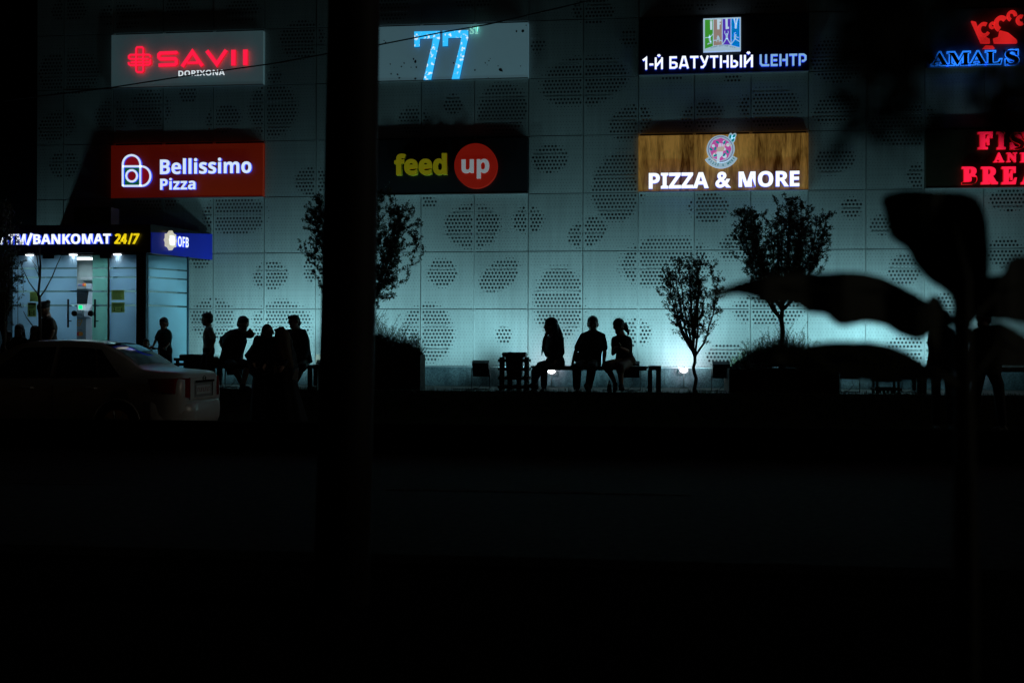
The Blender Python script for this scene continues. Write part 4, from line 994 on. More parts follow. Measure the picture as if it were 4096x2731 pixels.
# ================================================================ TREES
def leaf_quad(mb,p,d,up,l,w):
    d=d.normalized(); s=d.cross(up); s=s.normalized() if s.length>1e-4 else d.orthogonal().normalized(); nn=s.cross(d)
    p=Vector(p); a=p; b=p+d*l*.45+s*w*.5+nn*w*.12; c=p+d*l; e=p+d*l*.45-s*w*.5+nn*w*.12; mid=p+d*l*.5
    mb.add([a,b,c,e,mid],[(0,1,4),(1,2,4),(4,2,3),(0,4,3)])
def rv(r): return Vector((r.uniform(-1,1),r.uniform(-1,1),r.uniform(-1,1)))
def tree(label,base,fork,rad,branches,crown_c,crown_r,nleaf,leafl,seed,M=LEAF,lower_open=.0,bushy=1.0,group='young street trees on the plaza'):
    r=random.Random(seed); base=Vector(base); fork=Vector(fork)
    t=thing('young_tree',label,'tree',base,group)
    g=MB(); n=9
    pts=[base+(fork-base)*(i/n)+Vector((.02*math.sin(i*1.7+seed),.02*math.cos(i*1.3),0))*(1 if 0<i<n else 0) for i in range(n+1)]
    g.tube(pts,[rad*(1.25 if i==0 else 1.0)*(1-.35*i/n) for i in range(n+1)],9)
    cc=Vector(crown_c); cr=Vector(crown_r); twigs=[]
    for k in range(branches):
        a=2*math.pi*k/branches+r.uniform(-.3,.3); f=r.uniform(.25,1.0) if k>1 else .15
        tip=cc+Vector((cr.x*f*math.cos(a),cr.y*f*math.sin(a),cr.z*r.uniform(.45,1.0)*math.sqrt(max(.05,1-f*f*.8))))
        st=pts[-1-r.randint(0,2)] if k>2 else pts[-1]
        ctrl=st+(tip-st)*.35+Vector((cr.x*f*.42*math.cos(a),cr.y*f*.42*math.sin(a),-.02))
        bp=[]
        for i in range(9):
            u=i/8; bp.append(st*(1-u)**2+ctrl*2*u*(1-u)+tip*u*u+rv(r)*.012*(1 if 0<i<8 else 0))
        g.tube(bp,[rad*.55*(1-.82*i/8)+.002 for i in range(9)],6)
        for i in range(2,9):
            for q_ in range(int(3*bushy)):
                d=(bp[i]-bp[i-1]).normalized()*.7+rv(r)*.75+Vector((math.cos(a)*.25,math.sin(a)*.25,.25)); ln=cr.z*r.uniform(.18,.42)
                e=bp[i]+d.normalized()*ln
                m_=(bp[i]+e)/2+rv(r)*.02
                v=Vector(((e.x-cc.x)/cr.x,(e.y-cc.y)/cr.y,(e.z-cc.z)/cr.z)).length
                if v>1.12: e=bp[i]+(e-bp[i])*.55; m_=(bp[i]+e)/2
                g.tube([bp[i],m_,e],[.005,.0035,.0015],4); twigs.append((bp[i],m_,e))
        twigs.append((bp[6],bp[7],bp[8]+Vector((0,0,cr.z*.1)))); 
    nodes=[p for tw in twigs for p in (tw[0],tw[2])]
    for q_ in range(int(150*bushy)):
        v=rv(r)
        while v.length>1 or v.length<.25: v=rv(r)
        if v.z<0: v.x*=1+.55*v.z; v.y*=1+.55*v.z
        if v.z>.6 and r.random()<.35: v.z*=1.12
        p=cc+Vector((v.x*cr.x,v.y*cr.y,v.z*cr.z)); 
        best=min(nodes,key=lambda q:(q-p).length+(.6*cr.z if q.z>p.z else 0)); 
        if (best-p).length>cr.z*.75: p=best+(p-best)*.6
        m_=(best+p)/2+rv(r)*.03-Vector((0,0,.03)); e=p+Vector((0,0,.05))
        g.tube([best,m_,e],[.0055,.004,.0015],4); twigs.append((best,m_,e)); nodes.append(e)
    g.build('trunk',BARK,t,smooth=True)
    g=MB()
    while nleaf>0:
        a,b,c=r.choice(twigs); u=r.random()**.6; p=a*(1-u)**2+b*2*u*(1-u)+c*u*u+rv(r)*.02
        d=(c-a).normalized()*.5+rv(r); k=r.randint(2,5)
        for _ in range(k):
            leaf_quad(g,p+rv(r)*.018,d+rv(r)*.8,rv(r),leafl*r.uniform(.7,1.25),leafl*r.uniform(.38,.55))
        nleaf-=k
    g.build('crown',M,t)
    return t
TY=-2.3
bB=U(2783,1566,TY); bB.z=-.02; fB=U(2774,1384,TY)
cB=U(2768,1185,TY)
tree('slim young tree with open V-shaped branches, right of the friends bench',bB,fB,.035,11,cB,(.66,.5,.70),10500,.039,3,bushy=1.0)
TY=-1.55
bC=Vector((U(3118,1500,TY).x,TY,.15)); fC=U(3132,1205,TY); cC=U(3130,1010,TY)
tree('bigger tree with dense round head growing from the large planter',bC,fC,.052,17,cC,(.98,.75,.9),31000,.042,5,bushy=1.7)
TY=-1.8
bA=Vector((U(1452,1400,TY).x,TY,.3)); fA=U(1450,1240,TY); cA=U(1445,1010,TY)
tree('leafy tree half hidden behind the tall pole',bA,fA,.045,17,cA,(1.26,.42,1.2),46000,.042,11,bushy=1.7)
# bare young tree in front of the kiosk with a bushy neighbour at its left
TY=-2.5
t=thing('bare_tree','thin bare young tree with upright forks before the kiosk glass','tree',(U(158,1500,TY).x,TY,0))
g=MB(); q8=lambda x,y:U(x*600/1882,900+y*600/1882,TY)
b0=q8(505,1000); b0.z=-.05
g.tube([b0,q8(503,1250),q8(498,1000),q8(495,880)],[.034,.03,.026,.024],9)
for pl,r0,r1 in (([(495,890),(492,760),(490,640)],.022,.02),([(490,640),(470,540),(455,400),(450,250)],.012,.006),([(490,650),(490,500),(485,380),(487,230)],.013,.006),([(492,650),(515,520),(516,380),(512,240)],.012,.006),
   ([(490,655),(455,590),(415,500)],.008,.004),([(497,900),(560,800),(660,640),(730,500),(775,390),(790,300)],.014,.005),([(492,900),(440,820),(380,720),(300,570),(240,450)],.013,.006),([(455,530),(410,440),(350,370)],.006,.003),([(500,1330),(430,1270),(340,1170),(280,1080)],.012,.006)):
    pts=[q8(*p)+Vector((0,.04*math.sin(i*1.3+pl[0][0]),0)) for i,p in enumerate(pl)]; n=len(pts)
    g.tube(pts,[r0+(r1-r0)*i/(n-1) for i in range(n)],7)
g.build('trunk',BARK,t,smooth=True)
TY=-2.75
bL=Vector((U(20,1500,TY).x,TY,-.1)); fL=U(22,1330,TY); cL=U(4,1075,TY)
tree('bushy small tree at the far left covering the start of the kiosk sign',bL,fL,.04,13,cL,(.46,.4,1.15),4200,.05,17,bushy=1.2)

# ================================================================ OVERHEAD CABLE
def onY(px,py,Y): return U(px,py,Y)
pts=[U(x,y,-5.5) for x,y in ((-160,428),(149,387),(453,350),(804,295),(1100,254),(1301,217),(1522,179),(1760,132),(1950,99),(2200,41),(2372,0),(2600,-58))]
g=MB(); g.tube(pts,.0095,6); tag(g.build('overhead_cable',BLK),'thin black cable sagging across the upper signs','cable')
# ================================================================ BOTTLES AND BAG
def bottle(label,x0,y0,x1,y1,Y,group=None):
    a=U(x0,y1,Y); b=U(x1,y0,Y); h=b.z-a.z; r=(b.x-a.x)/2; c=Vector(((a.x+b.x)/2,Y,a.z))
    t=thing('water_bottle',label,'bottle',c)
    prof=[(.9,0),(1,.03),(1,.3),(.9,.36),(1,.42),(1,.68),(.75,.8),(.36,.88),(.34,.93)]
    g=MB(); g.tube([c+Vector((0,0,h*z)) for _,z in prof],[r*q for q,_ in prof],18)
    g.build('body',frost('bottle_plastic',(.8,.9,.92),.7),t,smooth=True)
    g=MB(); g.tube([c+Vector((0,0,h*.1)),c+Vector((0,0,h*.62))],[r*.9]*2,16); g.build('water',frost('water',(.7,.85,.9),.7),t,smooth=True)
    g=MB(); g.tube([c+Vector((0,0,h*.3)),c+Vector((0,0,h*.62))],[r*1.03]*2,18,cap=False); g.build('paper_label',mat('bottle_label',(.05,.06,.1),.6),t)
    g=MB(); g.tube([c+Vector((0,0,h*.925)),c+Vector((0,0,h))],[r*.4]*2,14); g.build('bottle_cap',mat('bottle_cap',(.1,.2,.35),.5,var=0),t)
bottle('clear plastic water bottle standing by the crossed feet',X4(1370),Y4(1045),X4(1432),Y4(1240),-2.28)
bottle('water bottle with pale top standing behind the green bag',X3(187),Y3(685),X3(228),Y3(845),-1.75)
a=U(X3(168),Y3(843),-1.85); b=U(X3(332),Y3(738),-1.85)
g=MB(); cx=(a.x+b.x)/2; w=(b.x-a.x)/2; h=b.z-a.z
rings=[]
for i,(s,z) in enumerate([(.7,0),(.95,.1),(1,.3),(.96,.5),(.8,.7),(.62,.85),(.4,.95),(.15,1.0)]):
    rings.append([(cx+w*s*math.cos(k*.2618)*(1+.22*noise.noise((math.cos(k*.26)*2,math.sin(k*.26)*2,i*.9)))+.02*z,-1.85+.13*s*math.sin(k*.2618)*(1+.22*noise.noise((math.cos(k*.26)*2,math.sin(k*.26)*2,i*.9+7))),a.z+h*z+.02*noise.noise((k,i*.7,3))) for k in range(24)])
g.loft(rings); t=tag(g.build('plastic_bag',mat('green_bag',(.16,.2,.03),.35,bump=.5,scale=18),smooth=True),'crumpled yellow-green plastic bag on the end of the bench','bag')
g=MB()
for s in (-1,1): g.tube([Vector((cx+s*w*.45+.05*s*math.cos(q*.5236),-1.85,a.z+h*.8+.05*math.sin(q*.5236))) for q in range(7)],.006,6)
g.build('handle',mat('bag_handle',(.16,.2,.03),.4,var=0),t)

# ================================================================ PEOPLE
CLOTH_BLACK=mat('black_cloth',(.014,.014,.016),.85,bump=.2)
CLOTH_DARK=mat('dark_cloth',(.03,.03,.034),.85,bump=.2)
CLOTH_TEAL=mat('teal_shirt_cloth',(.02,.09,.09),.85)
CLOTH_GREY=mat('pale_shirt_cloth',(.30,.31,.29),.85)
CLOTH_KHAKI=mat('khaki_cloth',(.16,.12,.085),.85)
CLOTH_BROWN=mat('brown_shawl_cloth',(.085,.055,.028),.9,bump=.2)
CLOTH_OLIVE=mat('olive_cloth',(.04,.032,.018),.9)
JEANS=mat('jeans_cloth',(.02,.028,.045),.85)
SHOE=mat('shoe_rubber',(.02,.02,.02),.6)
EYE=mat('eye',(.02,.015,.012),.2,var=0)
def frame_from(z,x):
    z=z.normalized(); y=z.cross(x); y=y.normalized() if y.length>1e-4 else z.orthogonal().normalized(); x=y.cross(z)
    return Matrix((x,y,z)).transposed()
def limb(mb,a,ra,b,rb,bulge=0):
    a=Vector(a);b=Vector(b)
    if bulge:
        m_=a+(b-a)*.35; mb.cap(a,ra,m_,(ra+rb)/2+bulge); mb.cap(m_,(ra+rb)/2+bulge,b,rb)
    else: mb.cap(a,ra,b,rb)
def torso_rings(pel,chest,neck,lat,s,grow=0,w=(.165,.145,.185,.175,.085),d=(.12,.105,.125,.105,.065),low=0):
    """elliptical rings from the pelvis up to the neck base"""
    lat=lat.normalized(); P=[pel+(pel-chest).normalized()*low,pel,pel+(chest-pel)*.5,chest,chest+(neck-chest)*.62,neck]
    ww=[w[0]*.98,w[0],w[1],w[2],w[3],w[4]]; dd=[d[0]*.98,d[0],d[1],d[2],d[3],d[4]]; rings=[]
    for i,p in enumerate(P):
        up=(P[min(i+1,5)]-P[max(i-1,0)]).normalized(); f=up.cross(lat).normalized(); l=f.cross(up).normalized()
        rings.append([p+l*math.cos(k*.3142)*(ww[i]*s+grow)+f*math.sin(k*.3142)*(dd[i]*s+grow) for k in range(20)])
    return rings
def hand(mb,wrist,tipdir,palmn,s,curl=.35,thumb=1):
    d=tipdir.normalized(); n=(palmn-d*palmn.dot(d)); n=n.normalized() if n.length>1e-3 else d.orthogonal().normalized(); l=d.cross(n)
    pc=wrist+d*.045*s
    mb.ell(pc,(.038*s,.014*s,.048*s),frame_from(d,l),12,8)
    for i,(off,ln) in enumerate(((-.027,.062),(-.009,.072),(.009,.068),(.026,.054))):
        k0=wrist+d*.085*s+l*off*s; k1=k0+(d*math.cos(curl)+n*math.sin(curl))*ln*.55*s; k2=k1+(d*math.cos(curl*2.4)+n*math.sin(curl*2.4))*ln*.5*s
        mb.cap(k0,.0095*s,k1,.0085*s,8); mb.cap(k1,.0085*s,k2,.0075*s,8)
    t0=wrist+d*.03*s-l*.03*s*thumb; t1=t0+(d*.6-l*.7*thumb+n*.25)*.042*s; t2=t1+(d*.9-l*.15*thumb+n*.4)*.032*s
    mb.cap(t0,.012*s,t1,.0105*s,8); mb.cap(t1,.0105*s,t2,.0085*s,8)
def foot(mb,ank,toe,s,grow=0):
    d=(toe-ank); L=.24*s; dn=d.normalized()
    heel=ank-Vector((dn.x,dn.y,0))*.05*s+Vector((0,0,-.055*s)); mid=ank+(toe-ank)*.55+Vector((0,0,-.01*s))
    mb.cap(ank,.04*s+grow,heel,.034*s+grow,10); mb.cap(heel,.034*s+grow,mid,.038*s+grow,10); mb.cap(mid,.038*s+grow,toe,.026*s+grow,10)
def up_(a,b): return (a-b).normalized()
def person(label,J,s=1.0,face=(0,-1,0),shirt=None,sleeve='short',trousers=None,legs='long',shoes=SHOE,hair='short',hairm=HAIRM,
           group=None,w=None,skin=SKIN,voxel=.0095,extra=None,tilt=0,wide=1.0,shirt_low=.10,hs=1.2):
    J={k:Vector(v) for k,v in J.items()}
    root_loc=Vector((J['pel'].x,J['pel'].y,min(J[k].z for k in ('toL','toR'))-.03))
    face=Vector(face).normalized(); head=J['head']; neck=J['neck']; pel=J['pel']
    up=(head-neck).normalized()
    if tilt: face=(face*math.cos(tilt)-Vector((0,0,1))*math.sin(tilt)).normalized()
    hz=(up-face*up.dot(face)*.8).normalized() if tilt==0 else (Vector((0,0,1))-face*face.z).normalized()
    right=face.cross(hz).normalized(); hz=right.cross(face).normalized(); HM=Matrix((right,face,hz)).transposed()
    h_=s*hs
    def hp(x,y,z): return head+HM@Vector((x*h_,y*h_,z*h_))
    for q in 'LR':
        v=neck-J['sh'+q]; J['sh'+q]=J['sh'+q]+v*.13-up_(neck,pel)*.02*s
    lat=J['shR']-J['shL']; chest=J.get('chest',pel+(neck-pel)*.62)
    kw={} if w is None else {'w':w}
    B=MB()
    B.loft(torso_rings(pel,chest,neck,lat,s,0,low=.05,**kw))
    B.ell(head+HM@Vector((0,-.008*h_,.018*h_)),(.074*h_,.094*h_,.098*h_),HM,18,12)
    B.ell(hp(0,.022,-.055),(.054*h_,.066*h_,.062*h_),HM,14,10)
    B.ell(hp(0,.055,-.092),(.03*h_,.028*h_,.022*h_),HM,10,8)
    B.cap(hp(0,.084,.018),.009*h_,hp(0,.098,-.022),.0115*h_,8)                       # nose
    B.cap(hp(-.016,.083,-.058),.009*h_,hp(.016,.083,-.058),.009*h_,8)               # mouth
    for q in (-1,1):
        B.ell(hp(q*.077,-.008,-.01),(.009*h_,.02*h_,.03*h_),HM,8,6)
        B.cap(hp(q*.018,.083,.025),.009*h_,hp(q*.048,.07,.022),.009*h_,8)
    B.cap(neck-up*.03*h_,.058*h_,hp(0,-.012,-.06),.052*h_,12)
    for q in 'LR':
        sh,el,ha=J['sh'+q],J['el'+q],J['ha'+q]
        B.cap(neck+up*.045*s+(sh-neck)*.14,.036*s,sh+(neck-sh)*.12,.048*s); B.cap(neck+(sh-neck)*.35,.055*s,sh,.054*s); limb(B,sh,.054*s,el,.037*s,.004*s); limb(B,el,.038*s,ha,.025*s,.005*s)
        fd=J.get('hd'+q,(ha-el).normalized()); hand(B,ha,fd,face if 'pn'+q not in J else J['pn'+q],s,.45,1 if q=='R' else -1)
        hi=J.get('hip'+q,pel+lat.normalized()*(.085*s*(1 if q=='R' else -1)))
        kn,an,to=J['kn'+q],J['an'+q],J['to'+q]
        limb(B,hi,.088*s,kn,.056*s); limb(B,kn,.055*s,an,.036*s,.012*s); foot(B,an,to,s)
        J['hip'+q]=hi
    body=remesh(B,'person',skin,voxel*max(.8,s),None,5)
    body.data.transform(Matrix.Translation(-root_loc)); body.location=root_loc
    tag(body,label,'person',group)
    def part(name,mb,M,vx=.013,it=5): return remesh(mb,name,M,vx*max(.75,s),body,it)
    e=MB()
    for q in (-1,1): e.ell(hp(q*.033,.078,.008),(.012*h_,.008*h_,.007*h_),HM,8,6)
    e.build('eyes',EYE,body,True)
    h=MB()
    if hair=='short':
        h.ell(hp(0,-.018,.04),(.08*h_,.096*h_,.084*h_),HM,18,12); h.ell(hp(0,-.045,-.01),(.077*h_,.068*h_,.075*h_),HM,14,10); h.ell(hp(0,.02,.082),(.062*h_,.07*h_,.034*h_),HM,12,8)
    elif hair=='long':
        h.ell(hp(0,-.02,.045),(.09*h_,.105*h_,.09*h_),HM,18,12)
        down=Vector((0,0,-1))
        for q in (-1,0,1):
            h.cap(hp(q*.05,-.06,.0),.05*h_,hp(q*.05,-.075,-.12)+down*.04,.052*h_); h.cap(hp(q*.05,-.075,-.12),.052*h_,hp(q*.055,-.06,-.2)+down*.16*h_,.04*h_); h.cap(hp(q*.055,-.06,-.2)+down*.16*h_,.04*h_,hp(q*.05,-.06,-.2)+down*.27*h_,.015*h_)
    elif hair=='tied':
        h.ell(hp(0,-.02,.045),(.086*h_,.102*h_,.088*h_),HM,18,12); h.cap(hp(0,-.09,.02),.04*h_,hp(.03,-.13,-.06),.036*h_); h.cap(hp(.03,-.13,-.06),.034*h_,hp(.045,-.135,-.13),.012*h_)
        h.cap(hp(-.068,.03,.05),.02*h_,hp(-.07,.05,-.07),.008*h_)
    elif hair=='bun':
        h.ell(hp(0,-.02,.045),(.085*h_,.102*h_,.086*h_),HM,18,12); h.ell(hp(0,-.115,.07),(.042*h_,.04*h_,.036*h_),HM,12,8)
    if hair: 
        ho=part('hair',h,hairm,.011,3)
        if hair in('long','tied'):
            st=MB(); rr=random.Random(len(label))
            for _ in range(60 if hair=='long' else 22):
                x=rr.uniform(-1,1); p=hp(x*.085,-.02-.085*math.sqrt(max(0,1-x*x))*rr.random(),.05*rr.random()); q=p+HM@Vector((x*.03,-.03,0))*rr.random()
                if hair=='long': st.tube([p,q-Vector((0,0,.14*h_)),q-Vector((rr.uniform(-.02,.02),rr.uniform(-.02,.02),rr.uniform(.26,.44)*h_))],[.0016,.0016,.0007],4)
                else: st.tube([hp(x*.07,-.04,.11),hp(x*.09+.02,-.08,.115*rr.uniform(.8,1.1)),hp(x*.1+.03,-.13,.12*rr.uniform(.4,1.2))],[.0014,.0012,.0006],4)
            st.build('loose_strands',hairm,ho)
    if shirt:
        c=MB(); c.loft(torso_rings(pel,chest,neck-up*.01,lat,s,.016*s*wide,low=shirt_low*s,**kw))
        for q in 'LR':
            sh,el,ha=J['sh'+q],J['el'+q],J['ha'+q]
            c.cap(neck+up*.03*s+(sh-neck)*.2,.042*s,sh+(neck-sh)*.1,.056*s); c.cap(neck+(sh-neck)*.3,.058*s,sh,.064*s)
            if sleeve=='short': e_=sh+(el-sh)*.72; c.cap(sh,.064*s,e_,.058*s*wide)
            elif sleeve=='long': c.cap(sh,.07*s,el,.055*s*wide); c.cap(el,.055*s*wide,el+(ha-el)*.92,.04*s*wide)
            elif sleeve=='cap': c.cap(sh,.068*s,sh+(el-sh)*.38,.062*s)
        part('shirt',c,shirt,.013,4)
    if trousers:
        c=MB(); lo=torso_rings(pel,chest,neck,lat,s,.022*s,low=.07*s,**kw)[:3]
        mid=[p*.6+q*.4 for p,q in zip(lo[1],lo[2])]; c.loft([lo[0],lo[1],mid])
        for q in 'LR':
            hi,kn,an=J['hip'+q],J['kn'+q],J['an'+q]
            if legs=='long': c.cap(hi,.1*s,kn,.074*s*wide); c.cap(kn,.074*s*wide,kn+(an-kn)*.9,.058*s*wide)
            elif legs=='short': c.cap(hi,.102*s,kn+(kn-hi)*-.02,.086*s)
            elif legs=='knee': c.cap(hi,.105*s,kn,.088*s); c.cap(kn,.088*s,kn+(an-kn)*.22,.08*s)
        part('trousers',c,trousers,.013,4)
    if shoes:
        for q in 'LR':
            c=MB(); foot(c,J['an'+q]-Vector((0,0,.012*s)),J['to'+q],s,.009); part('shoe',c,shoes,.011,3)
    if extra: extra(body,J,hp,HM,part,s)
    return body
G='people sitting on the middle bench'
def joints(conv,Y,d):
    out={}
    for k,v in d.items():
        x,y=conv(v[0],v[1]); out[k]=U(x,y,Y+(v[2] if len(v)>2 else 0))
    return out
c4=lambda x,y:(X4(x),Y4(y)); c3=lambda x,y:(X3(x),Y3(y)); c2=lambda x,y:(500+x/3.92,1200+y/3.92); c1=lambda x,y:(x/3.266,1200+y/3.266); c5=lambda x,y:(3450+x/3.136,1150+y/3.136)
# --- friends on the middle bench
J=joints(c4,-1.85,dict(head=(546,268),neck=(585,415),shL=(505,445,.16),shR=(700,440,-.12),elL=(480,610,.1),haL=(505,700,-.08),elR=(715,650,-.15),haR=(640,760,-.22),pel=(630,790),
   hipL=(580,815,.05),hipR=(640,815,-.1),knL=(400,838,-.12),knR=(455,850,-.34),anL=(310,1095,-.3),anR=(455,1165,-.42),toL=(240,1138,-.32),toR=(425,1205,-.55)))
def ex(body,J,hp,HM,part,s):
    h=MB(); h.cap(hp(.02,.03,-.06),.03,J['elL']+Vector((-.02,-.1,.16)),.032); h.cap(J['elL']+Vector((-.02,-.1,.16)),.032,J['elL']+Vector((-.06,-.12,-.1)),.012); h.cap(hp(0,-.06,.02),.075,U(X4(660),Y4(345),-1.85),.065); h.cap(U(X4(660),Y4(345),-1.85),.065,U(X4(700),Y4(470),-1.85),.06); h.cap(U(X4(700),Y4(470),-1.85),.06,U(X4(705),Y4(600),-1.83),.03); part('hair_front',h,HAIRM,.011,3)
person('woman with long loose hair sitting in profile at the left end of the middle bench',J,.98,face=(-.94,-.25,-.05),shirt=CLOTH_BLACK,sleeve='long',trousers=JEANS,hair='long',group=G,extra=ex,w=(.17,.135,.16,0.144,0.077))
J=joints(c4,-1.85,dict(head=(1163,242),neck=(1165,365),shL=(1005,405),shR=(1318,405),elL=(915,640,.02),haL=(868,812,.0),elR=(1335,640,.02),haR=(1320,800,0),pel=(1110,790),
   hipL=(1030,818,-.05),hipR=(1165,818,-.05),knL=(930,868,-.42),knR=(1150,872,-.42),anL=(930,1170,-.42),anR=(1098,1165,-.32),toL=(930,1215,-.6),toR=(1060,1120,-.5),hdL=(0,0,0),hdR=(0,0,0)))
J['hdL']=Vector((.1,-.3,-1)); J['hdR']=Vector((-.1,-.3,-1))
def ex(body,J,hp,HM,part,s):
    c=MB(); p=U(X4(985),Y4(735),-1.9); c.ell(p,(.11,.09,.12)); c.ell(p+Vector((.12,0,-.04)),(.15,.1,.13)); part('jacket_on_lap',c,CLOTH_DARK,.014,4)
person('broad man sitting straight-armed in the middle of the middle bench',J,1.02,face=(.05,-1,-.1),shirt=CLOTH_BLACK,sleeve='short',trousers=CLOTH_DARK,hair='short',group=G,extra=ex,w=(.19,.175,.2,0.183,0.091),wide=1.15)
J=joints(c4,-1.85,dict(head=(1535,282,-.06),neck=(1585,415,.02),shL=(1462,455),shR=(1690,455),elL=(1455,665,-.08),haL=(1525,570,-.22),elR=(1700,640,-.02),haR=(1560,580,-.22),pel=(1630,775),
   hipL=(1600,800,-.04),hipR=(1690,805,.02),knL=(1365,838,-.34),knR=(1560,860,-.42),anL=(1490,1105,-.46),anR=(1575,1120,-.5),toL=(1478,1205,-.58),toR=(1600,1180,-.66)))
def ex(body,J,hp,HM,part,s):
    h=MB(); h.cap(hp(0,-.03,.03),.09,U(X4(1620),Y4(270),-1.85),.062); h.cap(U(X4(1620),Y4(270),-1.85),.06,U(X4(1662),Y4(335),-1.84),.034); h.cap(U(X4(1662),Y4(335),-1.84),.034,U(X4(1688),Y4(392),-1.84),.01); part('hair_tail',h,HAIRM,.011,3)
    c=MB(); a,b=J['haL'],J['haR']; m_=(a+b)/2+Vector((-.01,-.07,.06)); c.box((m_.x-.035,m_.y-.006,m_.z-.065),(m_.x+.035,m_.y+.006,m_.z+.065)); o=c.build('held_phone',DARK,None)
    o['label']='dark mobile phone held in both hands by the woman in wide shorts'; o['category']='phone'; o.name='mobile_phone'
person('woman in pale wide shorts looking down at a phone with legs crossed',J,.95,face=(-.55,-.83,0),tilt=.42,shirt=CLOTH_BLACK,sleeve='cap',trousers=CLOTH_KHAKI,legs='knee',hair='tied',group=G,extra=ex,w=(.175,.135,.16,0.144,0.077),wide=1.05)
# --- left bench
G2='people sitting on the left bench'
J=joints(c3,-1.85,dict(head=(632,318,-.06),neck=(600,405,0),shL=(440,432,.02),shR=(660,445,-.05),elL=(335,545,.08),haL=(378,655,-.02),elR=(752,455,-.2),haR=(722,385,-.22),pel=(470,800),chest=(510,560,-.02),
   hipL=(440,815,0),hipR=(540,815,-.05),knL=(505,868,-.42),knR=(690,850,-.42),anL=(618,1105,-.42),anR=(630,1105,-.46),toL=(600,1165,-.6),toR=(725,1170,-.6)))
J['hdR']=Vector((-.55,.2,-.5))
person('heavy man in dark clothes leaning on his hand on the left bench',J,1.03,face=(.75,-.6,-.1),tilt=.25,shirt=CLOTH_BLACK,sleeve='short',trousers=CLOTH_BLACK,legs='short',hair='short',group=G2,w=(.21,.195,.215,0.187,0.091),wide=1.1)
J=joints(c3,-1.85,dict(head=(1293,293),neck=(1320,385),shL=(1235,415,.02),shR=(1430,420,.02),elL=(1215,600,-.05),haL=(1240,740,-.25),elR=(1455,600,.0),haR=(1430,770,-.15),pel=(1390,790),
   hipL=(1330,815,-.05),hipR=(1430,815,0),knL=(1290,880,-.4),knR=(1400,880,-.38),anL=(1275,1110,-.4),anR=(1305,1095,-.3),toL=(1255,1160,-.55),toR=(1290,1150,-.5)))
person('upright man in a loose shirt at the right end of the left bench',J,1.0,face=(-.45,-.9,-.05),shirt=CLOTH_BLACK,sleeve='long',trousers=CLOTH_BLACK,legs='short',hair='short',group=G2,w=(.18,.18,.195,0.174,0.091),wide=1.2,shirt_low=.03)
# --- two women in long dress and shawl standing by the kerb
YW=-3.62
def robe(c,pel,neck,lat,widths,zbot,s,seed):
    rings=[]; lat=Vector((1,0,0))
    for i,(z,wx,wy,dx) in enumerate(widths):
        rings.append([Vector((pel.x+dx+math.cos(k*.2094)*wx*(1+.035*math.sin(k*.2094*9+seed+i*.3)),pel.y+math.sin(k*.2094)*wy*(1+.05*math.sin(k*.2094*8+seed)),z)) for k in range(30)])
    c.loft(rings)
def scarf_woman(label,headp,shl,shr,dressM,scarfM,scarf,prof,face,legs_x,s=.95,extra2=None):
    J=dict(head=U(*c3(*headp),YW),neck=U(*c3((headp[0]),headp[1]+85),YW),shL=U(*c3(*shl),YW),shR=U(*c3(*shr),YW))
    J['pel']=Vector(((J['shL'].x+J['shR'].x)/2,YW,J['neck'].z-.58*s))
    gz=WALK
    for q,sg in (('L',-1),('R',1)):
        J['el'+q]=J['sh'+q]+Vector((.02*sg,-.06,-.27*s)); J['ha'+q]=J['el'+q]+Vector((-.06*sg,-.14,-.17*s))
        J['hip'+q]=J['pel']+Vector((.08*sg,0,-.03)); J['kn'+q]=Vector((J['pel'].x+.08*sg,YW-.02,gz+.45*s)); J['an'+q]=Vector((J['pel'].x+.08*sg,YW,gz+.085)); J['to'+q]=Vector((J['pel'].x+.1*sg,YW-.14,gz+.035))
    def ex(body,J,hp,HM,part,s):
        c=MB(); robe(c,J['pel'],J['neck'],None,[(U(*c3(900,y),YW).z if y<1700 else gz+.04,wx,wy,dx) for y,wx,wy,dx in prof],gz,s,headp[0]); part('long_dress',c,dressM,.014,3)
        c=MB(); scarf(c,hp,HM,J); part('head_scarf',c,scarfM,.012,4)
        if extra2: extra2(body,J)
    return person(label,J,s,face=face,shirt=dressM,sleeve='long',trousers=None,hair=None,extra=ex,group='women in long dresses by the kerb',w=(.17,.14,.165,0.144,0.070))
def sc1(c,hp,HM,J):
    c.ell(hp(0,-.015,.025),(.092*.95,.112*.95,.118),HM,18,12); c.cap(hp(0,-.05,-.06),.085,hp(0,-.04,-.16),.1); c.cap(hp(-.06,-.03,-.2),.07,hp(.06,-.03,-.2),.07)
px_=lambda dx:dx/3.267*pxm(1070,YW)
scarf_woman('woman in black headscarf and long dark dress standing beside the shawled woman',(950,428),(800,490),(1010,500),CLOTH_BLACK,CLOTH_BLACK,sc1,
   [(500,.14,.11,0),(600,.185,.14,-.03),(720,.27,.17,-.06),(800,.24,.17,-.03),(960,.245,.17,.0),(1000,.20,.16,.02),(1100,.22,.17,.02),(1300,.235,.18,.02),(1800,.26,.2,.02)],(.85,-.5,-.1),0)
def sc2(c,hp,HM,J):
    c.ell(hp(0,-.015,.02),(.088,.108,.112),HM,18,12)
    rings=[]
    for y,x0,x1,d_ in ((368,1055,1150,.06),(385,1048,1195,.1),(430,1046,1225,.13),(500,1040,1252,.15),(600,1035,1270,.17),(700,1050,1295,.18),(800,1110,1312,.16),(880,1190,1322,.12),(930,1255,1325,.08)):
        a=U(X3(x0),Y3(y),YW-.02); b=U(X3(x1),Y3(y),YW-.02); cx=(a.x+b.x)/2; w=(b.x-a.x)/2
        rings.append([Vector((cx+w*math.cos(k*.2618),YW-.01+d_*math.sin(k*.2618)*(1+.06*math.sin(k*1.57)),a.z)) for k in range(24)])
    c.loft(rings)
